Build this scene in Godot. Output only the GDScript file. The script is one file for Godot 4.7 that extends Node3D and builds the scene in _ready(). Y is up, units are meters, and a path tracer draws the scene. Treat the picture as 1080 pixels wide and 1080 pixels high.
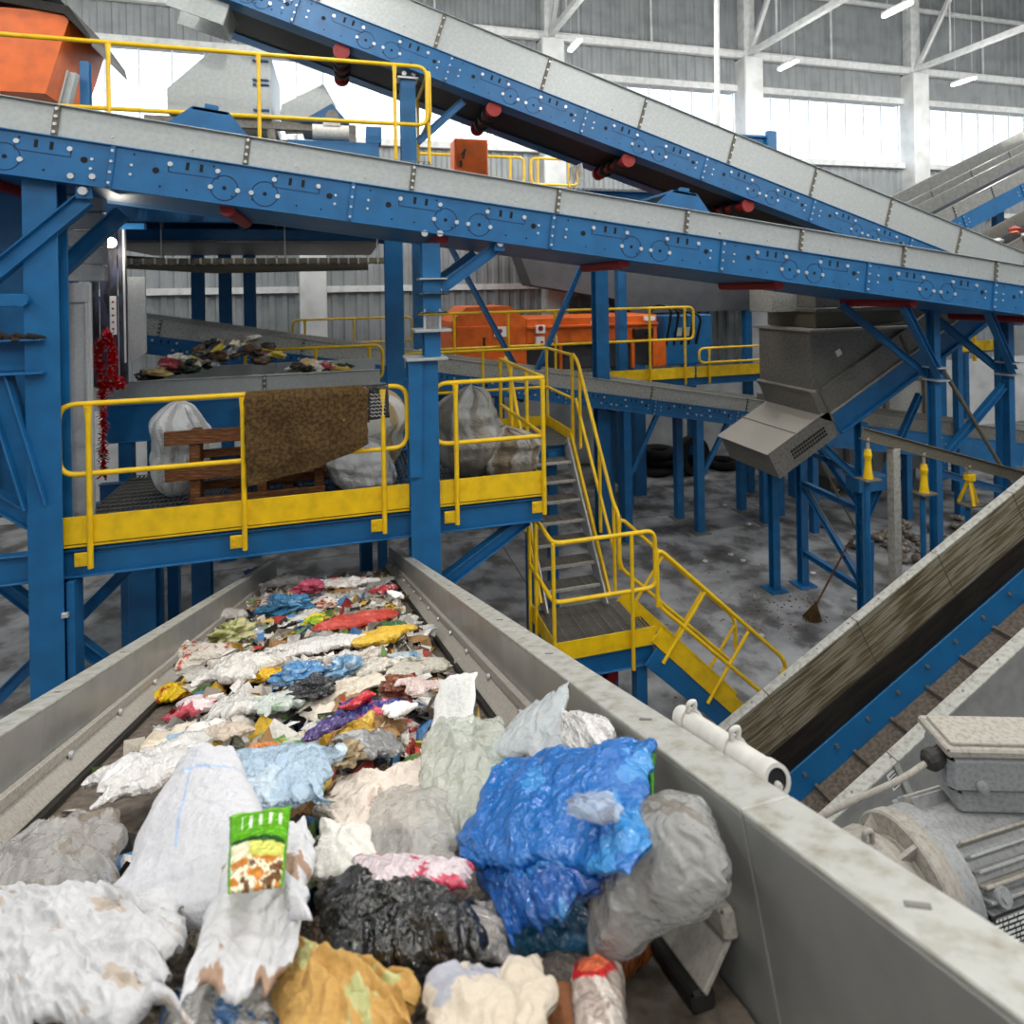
extends Node3D
# A waste sorting hall seen from the head of a feed conveyor. Units are metres, y is up, the floor is y = 0.

var M := {}                     # materials by name
var used_names := {}
var O := Vector3.ZERO           # base of the thing being built: world points minus O give the part's own points
var rng := RandomNumberGenerator.new()
var noise := FastNoiseLite.new()
var ridge := FastNoiseLite.new()
var cells := FastNoiseLite.new()


func _ready() -> void:
	rng.seed = 7
	noise.seed = 3
	noise.frequency = 1.0
	noise.fractal_octaves = 3
	ridge.seed = 11
	ridge.frequency = 1.0
	ridge.fractal_type = FastNoiseLite.FRACTAL_RIDGED
	ridge.fractal_octaves = 3
	cells.seed = 5
	cells.frequency = 1.0
	cells.noise_type = FastNoiseLite.TYPE_CELLULAR
	cells.cellular_return_type = FastNoiseLite.RETURN_DISTANCE2_SUB
	cells.fractal_type = FastNoiseLite.FRACTAL_NONE
	set_camera()
	set_light()
	make_materials()
	build_hall()
	build_lamps()
	build_platforms()
	build_conveyors()
	build_far_machines()
	build_tower()
	build_stairs()
	build_right_conveyor()
	build_feed_conveyor()
	build_motor()
	build_platform_goods()
	build_trash()
	build_small_things()


func set_camera() -> void:
	var cam := Camera3D.new()
	cam.name = "camera"
	var lens := CameraAttributesPhysical.new()
	lens.frustum_focal_length = 22.0
	lens.frustum_focus_distance = 2.4
	lens.exposure_aperture = 4.5
	lens.frustum_near = 0.05
	lens.frustum_far = 200.0
	cam.attributes = lens
	add_child(cam)
	# a level camera with a shifted lens: f = 651 px of 1080, principal point at (540, 305)
	cam.set_frustum(0.05 * 1080.0 / 651.0, Vector2(0.0, -0.05 * 235.0 / 651.0), 0.05, 200.0)
	cam.position = Vector3(0, 5, 0)
	cam.rotation_degrees = Vector3(0, -15.3, -1.0)
	cam.current = true


func set_light() -> void:
	var env := Environment.new()
	env.background_mode = Environment.BG_SKY
	var sky := Sky.new()
	var air := ProceduralSkyMaterial.new()
	air.sky_top_color = Color(0.86, 0.93, 1.0)
	air.sky_horizon_color = Color(0.95, 0.98, 1.0)
	air.ground_bottom_color = Color(0.5, 0.5, 0.5)
	air.ground_horizon_color = Color(0.8, 0.8, 0.8)
	air.sky_energy_multiplier = 1.7
	sky.sky_material = air
	env.sky = sky
	env.tonemap_mode = Environment.TONE_MAPPER_LINEAR
	env.tonemap_exposure = 0.88
	env.sdfgi_enabled = true
	env.ssao_enabled = true
	env.ssil_enabled = true
	var we := WorldEnvironment.new()
	we.name = "environment"
	we.environment = env
	add_child(we)


# ---------------------------------------------------------------- helpers

func numbered(called: String) -> String:
	var n: int = used_names.get(called, 0)
	used_names[called] = n + 1
	return called if n == 0 else "%s_%03d" % [called, n]


func tag(o: Node, label: String, category := "", group := "", kind := "") -> void:
	if label: o.set_meta("label", label)
	if category: o.set_meta("category", category)
	if group: o.set_meta("group", group)
	if kind: o.set_meta("kind", kind)


func thing(called: String, label: String, category: String, at := Vector3.ZERO, group := "", kind := "") -> Node3D:
	var o := Node3D.new()
	o.name = numbered(called)
	add_child(o)
	o.position = at
	tag(o, label, category, group, kind)
	O = at
	return o


func tool() -> SurfaceTool:
	var st := SurfaceTool.new()
	st.begin(Mesh.PRIMITIVE_TRIANGLES)
	return st


func part(called: String, st, m: Material, parent: Node, label := "") -> MeshInstance3D:
	var o := MeshInstance3D.new()
	o.name = called
	o.mesh = st.commit() if st is SurfaceTool else st
	o.material_override = m
	parent.add_child(o, true)
	if label: o.set_meta("label", label)
	return o


func solo(called: String, label: String, category: String, st, m: Material, at: Vector3, group := "", kind := "") -> MeshInstance3D:
	var o := MeshInstance3D.new()
	o.name = numbered(called)
	o.mesh = st.commit() if st is SurfaceTool else st
	o.material_override = m
	add_child(o)
	o.position = at
	tag(o, label, category, group, kind)
	return o


func poly(st: SurfaceTool, p: PackedVector3Array, out: Vector3) -> void:
	var n := Vector3.ZERO
	for i in range(1, p.size() - 1):
		n += (p[i] - p[0]).cross(p[i + 1] - p[0])
	n = n.normalized()
	var flip := n.dot(out) < 0.0
	if flip: n = -n
	st.set_normal(n)
	for i in range(1, p.size() - 1):
		st.add_vertex(p[0] - O)
		if flip:
			st.add_vertex(p[i] - O); st.add_vertex(p[i + 1] - O)
		else:
			st.add_vertex(p[i + 1] - O); st.add_vertex(p[i] - O)


# a box with chamfered edges; s is the full size
func box(st: SurfaceTool, c: Vector3, s: Vector3, bev := 0.004, b := Basis()) -> void:
	var h := s * 0.5
	var e := minf(bev, minf(h.x, minf(h.y, h.z)) * 0.45)
	var ax := [b.x, b.y, b.z]
	var hh := [h.x, h.y, h.z]
	for i in 3:
		var j := (i + 1) % 3
		var k := (i + 2) % 3
		for sg in [-1.0, 1.0]:
			var q := PackedVector3Array()
			for uv in [[-1, -1], [1, -1], [1, 1], [-1, 1]]:
				q.append(c + ax[i] * (hh[i] * sg) + ax[j] * ((hh[j] - e) * uv[0]) + ax[k] * ((hh[k] - e) * uv[1]))
			poly(st, q, ax[i] * sg)
	if e < 0.0005: return
	for i in 3:
		var j := (i + 1) % 3
		var k := (i + 2) % 3
		for sj in [-1.0, 1.0]:
			for sk in [-1.0, 1.0]:
				var q := PackedVector3Array()
				for t in [[-1, 0], [1, 0], [1, 1], [-1, 1]]:
					var base: Vector3 = c + ax[i] * ((hh[i] - e) * t[0])
					if t[1] == 0: base += ax[j] * (hh[j] * sj) + ax[k] * ((hh[k] - e) * sk)
					else: base += ax[j] * ((hh[j] - e) * sj) + ax[k] * (hh[k] * sk)
					q.append(base)
				poly(st, q, ax[j] * sj + ax[k] * sk)


func lohi(st: SurfaceTool, lo: Vector3, hi: Vector3, bev := 0.004) -> void:
	box(st, (lo + hi) * 0.5, (hi - lo).abs(), bev)


# frame whose z runs from p to q, y as near to up as it gets
func along(p: Vector3, q: Vector3, up := Vector3.UP) -> Basis:
	var z := (q - p).normalized()
	if absf(z.dot(up)) > 0.99: up = Vector3(0, 0, 1)
	var x := up.cross(z).normalized()
	return Basis(x, z.cross(x), z)


func beam(st: SurfaceTool, p: Vector3, q: Vector3, w: float, h: float, up := Vector3.UP, bev := 0.004) -> void:
	box(st, (p + q) * 0.5, Vector3(w, h, p.distance_to(q)), bev, along(p, q, up))


# rolled steel section: "I" (flanges along the local x), "U" (web on the -x side), "L"
func section(st: SurfaceTool, p: Vector3, q: Vector3, w: float, h: float, t := 0.012, kind := "I", up := Vector3.UP) -> void:
	var b := along(p, q, up)
	var c := (p + q) * 0.5
	var n := p.distance_to(q)
	if kind != "L":
		box(st, c + b.y * (h - t) * 0.5, Vector3(w, t, n), 0.003, b)
	box(st, c - b.y * (h - t) * 0.5, Vector3(w, t, n), 0.003, b)
	var wx := 0.0 if kind == "I" else -(w - t) * 0.5
	box(st, c + b.x * wx, Vector3(t, h - t * (2.0 if kind != "L" else 1.0), n), 0.002, b)


func tube(st: SurfaceTool, pts: PackedVector3Array, r: float, sides := 9, r_end := -1.0) -> void:
	if r_end < 0.0: r_end = r
	var n := pts.size()
	var dirs: Array[Vector3] = []
	for i in n:
		var d := Vector3.ZERO
		if i > 0: d += (pts[i] - pts[i - 1]).normalized()
		if i < n - 1: d += (pts[i + 1] - pts[i]).normalized()
		dirs.append(d.normalized())
	var up := Vector3.UP if absf(dirs[0].y) < 0.9 else Vector3(1, 0, 0)
	var x := up.cross(dirs[0]).normalized()
	var rings := []
	for i in n:
		if i > 0:
			x = (x - dirs[i] * x.dot(dirs[i])).normalized()
		var y := dirs[i].cross(x)
		var ring := []
		for k in sides:
			var a := TAU * k / sides
			ring.append(x * cos(a) + y * sin(a))
		rings.append(ring)
	for i in n - 1:
		var ra := lerpf(r, r_end, float(i) / (n - 1))
		var rb := lerpf(r, r_end, float(i + 1) / (n - 1))
		for k in sides:
			var k2 := (k + 1) % sides
			var na: Vector3 = rings[i][k]
			var nb: Vector3 = rings[i][k2]
			var nc: Vector3 = rings[i + 1][k2]
			var nd: Vector3 = rings[i + 1][k]
			var a := pts[i] + na * ra - O
			var b := pts[i] + nb * ra - O
			var c := pts[i + 1] + nc * rb - O
			var d := pts[i + 1] + nd * rb - O
			for v in [[na, a], [nc, c], [nb, b], [na, a], [nd, d], [nc, c]]:
				st.set_normal(v[0]); st.add_vertex(v[1])
	for e in [0, n - 1]:
		var q := PackedVector3Array()
		for k in sides: q.append(pts[e] + rings[e][k] * (r if e == 0 else r_end))
		poly(st, q, -dirs[0] if e == 0 else dirs[n - 1])


# polyline with its inner corners rounded
func rounded(pts: PackedVector3Array, r: float, seg := 5, closed := false) -> PackedVector3Array:
	var out := PackedVector3Array()
	var n := pts.size()
	for i in n:
		if not closed and (i == 0 or i == n - 1):
			out.append(pts[i])
			continue
		var p := pts[i]
		var a := pts[(i - 1 + n) % n]
		var b := pts[(i + 1) % n]
		var da := (a - p); var db := (b - p)
		var l := minf(r, minf(da.length(), db.length()) * 0.49)
		var s := p + da.normalized() * l
		var e := p + db.normalized() * l
		for k in seg + 1:
			var t := float(k) / seg
			out.append(s.lerp(p, t).lerp(p.lerp(e, t), t))
	if closed: out.append(out[0])
	return out


# surface of revolution: profile of (radius, height) round axis dir at c
func lathe(st: SurfaceTool, c: Vector3, dir: Vector3, prof: PackedVector2Array, sides := 16, smooth := true) -> void:
	var b := along(c, c + dir)
	var n := prof.size()
	for i in n - 1:
		var p0 := prof[i]; var p1 := prof[i + 1]
		var t := p1 - p0
		if t.length() < 0.00001: continue
		var nn := Vector2(t.y, -t.x).normalized()
		for k in sides:
			var a0 := TAU * k / sides
			var a1 := TAU * (k + 1) / sides
			var d0 := b.x * cos(a0) + b.y * sin(a0)
			var d1 := b.x * cos(a1) + b.y * sin(a1)
			var n0 := d0 * nn.x + b.z * nn.y
			var n1 := d1 * nn.x + b.z * nn.y
			if not smooth:
				n0 = (n0 + n1).normalized(); n1 = n0
			var A := c + d0 * p0.x + b.z * p0.y - O
			var B := c + d1 * p0.x + b.z * p0.y - O
			var C := c + d1 * p1.x + b.z * p1.y - O
			var D := c + d0 * p1.x + b.z * p1.y - O
			for v in [[n0, A], [n1, C], [n1, B], [n0, A], [n0, D], [n1, C]]:
				st.set_normal(v[0]); st.add_vertex(v[1])


func disc(st: SurfaceTool, c: Vector3, dir: Vector3, r: float, h: float, sides := 8) -> void:
	lathe(st, c, dir, PackedVector2Array([Vector2(0, 0), Vector2(r, 0), Vector2(r, h), Vector2(0.0, h)]), sides)


# prism: outline (x, y) in frame b at c, from z = 0 to z = depth
func prism(st: SurfaceTool, c: Vector3, b: Basis, pts: PackedVector2Array, depth: float) -> void:
	var idx := Geometry2D.triangulate_polygon(pts)
	for e in [0.0, depth]:
		for t in range(0, idx.size(), 3):
			var q := PackedVector3Array()
			for k in 3: q.append(c + b.x * pts[idx[t + k]].x + b.y * pts[idx[t + k]].y + b.z * e)
			poly(st, q, b.z * (1.0 if e > 0.0 else -1.0) * signf(depth))
	var area := 0.0
	for i in pts.size():
		area += pts[i].cross(pts[(i + 1) % pts.size()])
	for i in pts.size():
		var p := pts[i]; var q := pts[(i + 1) % pts.size()]
		var t := q - p
		var nn := Vector2(t.y, -t.x) * signf(area)
		poly(st, PackedVector3Array([c + b.x * p.x + b.y * p.y, c + b.x * q.x + b.y * q.y, c + b.x * q.x + b.y * q.y + b.z * depth, c + b.x * p.x + b.y * p.y + b.z * depth]), b.x * nn.x + b.y * nn.y)


# grid of nu x nv points to a smooth mesh; wrap joins the last u row to the first
func grid(nu: int, nv: int, pos: PackedVector3Array, cols := PackedColorArray(), wrap := false, flip := false) -> ArrayMesh:
	var nor := PackedVector3Array()
	nor.resize(pos.size())
	var idx := PackedInt32Array()
	for i in (nu if wrap else nu - 1):
		var i2 := (i + 1) % nu
		for j in nv - 1:
			var a := i * nv + j; var b := i2 * nv + j; var c := i2 * nv + j + 1; var d := i * nv + j + 1
			var n := (pos[c] - pos[a]).cross(pos[d] - pos[b])
			if flip: n = -n
			nor[a] += n; nor[b] += n; nor[c] += n; nor[d] += n
			if flip: idx.append_array([a, b, c, a, c, d])
			else: idx.append_array([a, c, b, a, d, c])
	for i in nor.size(): nor[i] = nor[i].normalized() if nor[i].length() > 1e-12 else Vector3.UP
	var arr := []
	arr.resize(Mesh.ARRAY_MAX)
	arr[Mesh.ARRAY_VERTEX] = pos
	arr[Mesh.ARRAY_NORMAL] = nor
	arr[Mesh.ARRAY_INDEX] = idx
	if cols.size(): arr[Mesh.ARRAY_COLOR] = cols
	var m := ArrayMesh.new()
	m.add_surface_from_arrays(Mesh.PRIMITIVE_TRIANGLES, arr)
	return m


func strut(parent: Node, called: String, p: Vector3, q: Vector3, w: float, m: Material) -> void:
	var st := tool()
	beam(st, p, q, w, w)
	part(called, st, m, parent)


func V(x: float, y: float, z: float) -> Vector3:
	return Vector3(x, y, z)


# ---------------------------------------------------------------- materials

func noise_tex(freq: float, ramp: Array, kind := FastNoiseLite.TYPE_SIMPLEX_SMOOTH, octaves := 4, seed_ := 1, size := 512, gain := 0.5) -> NoiseTexture2D:
	var f := FastNoiseLite.new()
	f.noise_type = kind
	f.frequency = freq
	f.fractal_octaves = octaves
	f.fractal_gain = gain
	f.seed = seed_
	var t := NoiseTexture2D.new()
	t.width = size
	t.height = size
	t.seamless = true
	t.noise = f
	if ramp.size():
		var g := Gradient.new()
		var off := PackedFloat32Array(); var col := PackedColorArray()
		for r in ramp:
			off.append(r[0]); col.append(r[1])
		g.offsets = off
		g.colors = col
		t.color_ramp = g
	return t


func mat(called: String, c: Color, rough := 0.5, metal := 0.0, tex: Texture2D = null, scale := 1.0, bump: Texture2D = null, relief := 0.0, stretch := Vector3.ONE) -> StandardMaterial3D:
	var m := StandardMaterial3D.new()
	m.resource_name = called
	m.albedo_color = c
	m.roughness = rough
	m.metallic = metal
	if tex: m.albedo_texture = tex
	if tex or bump:
		m.uv1_triplanar = true
		m.uv1_scale = stretch * scale
	if bump:
		m.heightmap_enabled = true
		m.heightmap_texture = bump
		m.heightmap_scale = relief
	M[called] = m
	return m


func grey(v: float) -> Color:
	return Color(v, v, v)


func make_materials() -> void:
	var soft := noise_tex(0.008, [[0.0, grey(0.86)], [0.5, grey(0.95)], [1.0, grey(1.0)]], FastNoiseLite.TYPE_SIMPLEX_SMOOTH, 5, 2)
	var spangle := noise_tex(0.035, [[0.0, grey(0.91)], [0.45, grey(0.96)], [1.0, grey(1.0)]], FastNoiseLite.TYPE_CELLULAR, 2, 4)
	var scratch := noise_tex(0.02, [[0.0, Color(0.74, 0.71, 0.65)], [0.3, Color(0.88, 0.87, 0.84)], [0.55, grey(0.96)], [1.0, grey(1.0)]], FastNoiseLite.TYPE_SIMPLEX_SMOOTH, 6, 9, 1024, 0.6)
	var fine := noise_tex(0.09, [], FastNoiseLite.TYPE_SIMPLEX_SMOOTH, 4, 6)
	var mid := noise_tex(0.02, [], FastNoiseLite.TYPE_SIMPLEX_SMOOTH, 5, 8)
	var stains := noise_tex(0.0065, [[0.0, Color(0.42, 0.40, 0.38)], [0.34, Color(0.62, 0.61, 0.60)], [0.5, Color(0.82, 0.82, 0.82)], [0.72, Color(0.94, 0.94, 0.94)], [1.0, grey(1.0)]], FastNoiseLite.TYPE_SIMPLEX_SMOOTH, 7, 21, 1024, 0.58)
	var rubber := noise_tex(0.03, [[0.0, Color(0.62, 0.58, 0.54)], [0.5, Color(0.85, 0.82, 0.78)], [1.0, grey(1.0)]], FastNoiseLite.TYPE_SIMPLEX_SMOOTH, 6, 31)
	var grime := noise_tex(0.012, [[0.0, Color(0.42, 0.36, 0.27)], [0.42, Color(0.66, 0.61, 0.51)], [0.55, Color(0.84, 0.82, 0.76)], [1.0, grey(1.0)]], FastNoiseLite.TYPE_SIMPLEX_SMOOTH, 6, 41, 512, 0.6)
	var woodtex := noise_tex(0.02, [[0.0, Color(0.45, 0.36, 0.28)], [0.5, Color(0.75, 0.66, 0.56)], [1.0, grey(1.0)]], FastNoiseLite.TYPE_SIMPLEX_SMOOTH, 5, 51)
	var rug := noise_tex(0.03, [[0.0, Color(0.35, 0.3, 0.25)], [0.4, Color(0.65, 0.58, 0.5)], [0.62, Color(0.9, 0.85, 0.75)], [1.0, grey(1.0)]], FastNoiseLite.TYPE_SIMPLEX_SMOOTH, 6, 61, 512, 0.65)
	var crinkle := noise_tex(0.02, [], FastNoiseLite.TYPE_CELLULAR, 3, 71, 512, 0.6)
	mat("blue", Color(0.10, 0.41, 0.63), 0.42, 0.0, soft, 0.7, fine, 0.03)
	mat("yellow", Color(0.98, 0.80, 0.08), 0.4, 0.0, soft, 1.3, fine, 0.02)
	mat("orange", Color(0.92, 0.42, 0.09), 0.45, 0.0, soft, 0.8)
	mat("zinc", Color(0.72, 0.74, 0.74), 0.46, 0.35, spangle, 1.2, fine, 0.02)
	mat("zinc_worn", Color(0.74, 0.74, 0.72), 0.5, 0.3, scratch, 0.8, fine, 0.02)
	mat("zinc_dirty", Color(0.66, 0.65, 0.60), 0.55, 0.15, grime, 0.8, mid, 0.05, Vector3(0.3, 6.0, 1))
	mat("steel", Color(0.74, 0.75, 0.76), 0.42, 0.25, spangle, 1.6)
	mat("zinc_wall", Color(0.64, 0.645, 0.635), 0.34, 0.5, soft, 1.3, mid, 0.012)
	mat("dark_zinc", Color(0.52, 0.51, 0.49), 0.5, 0.35, scratch, 0.8, fine, 0.03)
	mat("seam", Color(0.45, 0.43, 0.38), 0.7, 0.2, scratch, 1.5)
	mat("bolt", Color(0.80, 0.81, 0.82), 0.35, 0.5)
	mat("hole", Color(0.02, 0.025, 0.035), 0.8)
	mat("ring", Color(0.05, 0.16, 0.32), 0.6)
	mat("belt", Color(0.16, 0.155, 0.15), 0.62, 0.0, rubber, 1.0, fine, 0.06)
	mat("belt_dusty", Color(0.50, 0.47, 0.44), 0.75, 0.0, rubber, 1.4, fine, 0.12)
	mat("skirt_rubber", Color(0.16, 0.14, 0.12), 0.7, 0.0, grime, 0.7, fine, 0.08, Vector3(0.3, 2.4, 1))
	mat("red", Color(0.62, 0.1, 0.1), 0.5, 0.0, soft, 2.0)
	mat("concrete", Color(0.65, 0.655, 0.665), 0.6, 0.0, stains, 0.16, mid, 0.1)
	mat("wall_white", Color(0.86, 0.87, 0.87), 0.7, 0.0, soft, 0.3)
	mat("sheeting", Color(0.60, 0.62, 0.63), 0.5, 0.1, soft, 0.3)
	mat("roofing", Color(0.42, 0.44, 0.45), 0.6, 0.1, soft, 0.3)
	mat("white_paint", Color(0.88, 0.89, 0.89), 0.5, 0.0, soft, 0.8)
	mat("dust_grey", Color(0.66, 0.64, 0.61), 0.75, 0.0, scratch, 3.0, fine, 0.06)
	mat("motor_grey", Color(0.62, 0.63, 0.64), 0.55, 0.05, scratch, 3.5, fine, 0.05)
	mat("white_plastic", Color(0.86, 0.85, 0.83), 0.5, 0.0, soft, 4.0)
	mat("wood", Color(0.58, 0.41, 0.26), 0.75, 0.0, woodtex, 1.2, mid, 0.1, Vector3(0.6, 5, 5))
	mat("rug", Color(0.40, 0.325, 0.18), 0.95, 0.0, rug, 1.4, fine, 0.3)
	mat("black_plastic", Color(0.035, 0.035, 0.04), 0.4)
	mat("sack", Color(0.80, 0.81, 0.83), 0.55, 0.0, scratch, 1.2, crinkle, 0.5)
	mat("rubber_tyre", Color(0.07, 0.07, 0.07), 0.8, 0.0, rubber, 1.0)
	mat("curtain", Color(0.30, 0.31, 0.42), 0.5, 0.0, grime, 0.9, fine, 0.1, Vector3(2, 0.5, 2))
	mat("dark_machine", Color(0.30, 0.31, 0.33), 0.6, 0.0, soft, 0.6)
	mat("paper", Color(0.93, 0.93, 0.92), 0.8)
	mat("ink", Color(0.05, 0.05, 0.06), 0.7)
	mat("tinsel", Color(0.75, 0.03, 0.07), 0.25, 0.55)
	mat("tinsel_silver", Color(0.9, 0.9, 0.92), 0.2, 0.8)
	mat("dirt", Color(0.20, 0.17, 0.14), 0.95, 0.0, rubber, 2.0, fine, 0.4)
	var g := mat("pane", Color(0.95, 0.98, 1.0, 0.08), 0.05)
	g.transparency = BaseMaterial3D.TRANSPARENCY_ALPHA
	var led := mat("led", Color(1, 1, 1), 0.5)
	led.emission_enabled = true
	led.emission = Color(0.96, 0.98, 1.0)
	led.emission_energy_multiplier = 6.0
	# waste: the colour of each scrap is its vertex colour
	for d in [["film", 0.18, 1.3], ["foil", 0.3, 0.8], ["pulp", 0.85, 0.6], ["cloth", 0.9, 0.6]]:
		var w := mat(d[0], Color(1, 1, 1), d[1], 0.0, null, 4.0, crinkle, d[2])
		w.vertex_color_use_as_albedo = true
		w.uv1_scale = Vector3.ONE * 4.5
	M.sack_weave = M.cloth.duplicate()
	M.sack_weave.roughness = 0.45
	M.sack_weave.heightmap_scale = 0.9
	M.film.backlight_enabled = true
	M.film.backlight = Color(0.25, 0.25, 0.25)
	var cl := mat("clear_film", Color(1, 1, 1, 0.5), 0.26, 0.0, null, 4.0, crinkle, 0.8)
	cl.uv1_scale = Vector3.ONE * 4.5
	cl.vertex_color_use_as_albedo = true
	cl.transparency = BaseMaterial3D.TRANSPARENCY_ALPHA
	M.foil.metallic = 0.15
	M.film.metallic_specular = 0.68
	M.clear_film.metallic_specular = 0.68


# ---------------------------------------------------------------- the hall

const WZ := -16.5
const COLUMNS: Array[float] = [-13.52, -7.12, -0.72, 5.68, 12.08, 18.48, 24.88, 31.28]


func structure(called: String, label: String, at := Vector3.ZERO) -> Node3D:
	return thing(called, label, "", at, "", "structure")


func ribbed(st: SurfaceTool, x0: float, x1: float, y0: float, y1: float, z: float, pitch := 0.3, deep := 0.045) -> void:
	var n := int(round((x1 - x0) / pitch))
	var p := (x1 - x0) / n
	for i in n:
		var a := x0 + i * p
		var xs := [a, a + p * 0.36, a + p * 0.5, a + p * 0.86, a + p]
		var zs := [z, z, z + deep, z + deep, z]
		for k in 4:
			poly(st, PackedVector3Array([V(xs[k], y0, zs[k]), V(xs[k + 1], y0, zs[k + 1]), V(xs[k + 1], y1, zs[k + 1]), V(xs[k], y1, zs[k])]), V(0, 0, 1))


func build_hall() -> void:
	var r: Node3D
	var st: SurfaceTool
	r = structure("floor", "stained grey concrete floor of the hall")
	st = tool()
	lohi(st, V(-14.2, -0.3, -17.0), V(32.2, 0, 8.0), 0.0)
	part("slab", st, M.concrete, r)
	# a thin cut joint every few metres
	st = tool()
	for x in [2.9, 8.9, 14.9]:
		lohi(st, V(x, -0.02, -16.4), V(x + 0.025, 0.002, 8), 0.0)
	for z in [-12.2, -6.2]:
		lohi(st, V(-14, -0.02, z), V(32, 0.002, z + 0.025), 0.0)
	part("joint", st, M.seam, r)

	r = structure("ceiling", "grey ribbed metal roof of the hall", V(0, 15.2, 0))
	st = tool()
	lohi(st, V(-14.2, 15.25, -17.0), V(32.2, 15.6, 8.0), 0.0)
	part("roof_slab", st, M.roofing, r)
	for i in 6:
		st = tool()
		section(st, V(-14, 15.15, -15.0 + i * 4.2), V(32, 15.15, -15.0 + i * 4.2), 0.12, 0.2, 0.015)
		part("purlin", st, M.white_paint, r)

	# the long wall with its strip of windows
	r = structure("wall_back", "grey ribbed metal wall with white posts and rails", V(0, 0, WZ))
	st = tool()
	lohi(st, V(-14.2, 0, WZ - 0.3), V(32.2, 8.86, WZ - 0.06), 0.0)
	lohi(st, V(-14.2, 11.06, WZ - 0.3), V(32.2, 15.3, WZ - 0.06), 0.0)
	part("wall_core", st, M.sheeting, r)
	for i in COLUMNS.size() - 1:
		var a := COLUMNS[i] + 0.3
		var b := COLUMNS[i + 1] - 0.3
		st = tool(); ribbed(st, a, b, 2.3, 8.8, WZ - 0.05); part("ribbed_sheet", st, M.sheeting, r)
		st = tool(); ribbed(st, a, b, 11.12, 15.2, WZ - 0.05); part("ribbed_sheet", st, M.sheeting, r)
		st = tool(); lohi(st, V(a, 0, WZ - 0.06), V(b, 2.3, WZ + 0.08)); part("plinth", st, M.wall_white, r)
		for y in [5.0, 7.2]:
			st = tool(); lohi(st, V(a, y, WZ - 0.02), V(b, y + 0.16, WZ + 0.1)); part("rail", st, M.white_paint, r)
		for t in [0.5]:
			st = tool()
			tube(st, PackedVector3Array([V(lerpf(a, b, t), 12.1, WZ + 0.08), V(lerpf(a, b, t), 15.2, WZ + 0.08)]), 0.035, 7)
			part("hanger_rod", st, M.white_paint, r)
	for i in COLUMNS.size():
		var x := COLUMNS[i]
		st = tool()
		lohi(st, V(x - 0.32, 0, WZ - 0.1), V(x + 0.32, 11.9, WZ + 0.5), 0.03)
		part("column", st, M.wall_white, r)
		st = tool()
		lohi(st, V(x - 0.19, 11.9, WZ - 0.05), V(x + 0.19, 15.2, WZ + 0.3), 0.02)
		part("column_head", st, M.white_paint, r)
	st = tool()
	lohi(st, V(-14, 11.92, WZ + 0.1), V(32, 12.1, WZ + 0.26), 0.01)
	lohi(st, V(-14, 12.1, WZ + 0.06), V(32, 12.13, WZ + 0.3), 0.005)
	part("wall_beam", st, M.white_paint, r)
	st = tool()
	lohi(st, V(-14, 14.05, WZ + 0.1), V(32, 14.17, WZ + 0.22), 0.01)
	part("wall_beam", st, M.white_paint, r)

	# windows: one strip of eight panes in every bay
	for i in COLUMNS.size() - 1:
		var a := COLUMNS[i] + 0.32
		var b := COLUMNS[i + 1] - 0.32
		r = structure("window_%d" % (i + 1), "strip of tall bright panes high in the ribbed wall", V((a + b) / 2, 8.86, WZ))
		st = tool()
		lohi(st, V(a, 8.8, WZ - 0.28), V(b, 8.98, WZ + 0.14), 0.01)
		part("sill", st, M.white_paint, r)
		st = tool()
		lohi(st, V(a, 10.94, WZ - 0.28), V(b, 11.14, WZ + 0.12), 0.01)
		part("head", st, M.white_paint, r)
		for k in 9:
			st = tool()
			var x := lerpf(a, b, k / 8.0)
			lohi(st, V(x - 0.014, 8.98, WZ - 0.16), V(x + 0.014, 10.94, WZ - 0.11), 0.002)
			part("mullion", st, M.white_paint, r)
			if k < 8:
				st = tool()
				lohi(st, V(x + 0.014, 8.98, WZ - 0.14), V(lerpf(a, b, (k + 1) / 8.0) - 0.014, 10.94, WZ - 0.13), 0.0)
				part("pane", st, M.pane, r)

	for s in [["wall_left", -14.2, -14.0], ["wall_right", 32.0, 32.2]]:
		r = structure(s[0], "plain grey metal end wall of the hall", V(s[1], 0, 0))
		st = tool()
		lohi(st, V(s[1], 0, -17.0), V(s[2], 15.4, 8), 0.0)
		part("wall_sheet", st, M.sheeting, r)
	r = structure("wall_front", "plain grey metal wall behind the feed conveyor", V(0, 0, 8))
	st = tool()
	lohi(st, V(-14.2, 0, 7.8), V(32.2, 15.4, 8), 0.0)
	part("wall_sheet", st, M.sheeting, r)

	# roof trusses, one to a column
	for i in range(1, COLUMNS.size() - 1):
		var x := COLUMNS[i]
		var t := thing("roof_truss", "white steel roof truss springing from a wall column", "truss", V(x, 12.06, WZ), "white roof trusses")
		st = tool()
		beam(st, V(x, 12.06, WZ + 0.3), V(x, 12.06, 7.7), 0.16, 0.16)
		part("bottom_chord", st, M.white_paint, t)
		st = tool()
		beam(st, V(x, 15.05, WZ + 0.3), V(x, 15.05, 7.7), 0.16, 0.16)
		part("top_chord", st, M.white_paint, t)
		var z := WZ + 0.35
		var up := true
		while z < 5.0:
			var z2 := z + (1.9 if up else 2.6)
			st = tool()
			beam(st, V(x, 12.1 if up else 15.0, z), V(x, 15.0 if up else 12.1, z2), 0.12, 0.12)
			part("diagonal", st, M.white_paint, t)
			z = z2
			up = not up
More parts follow.
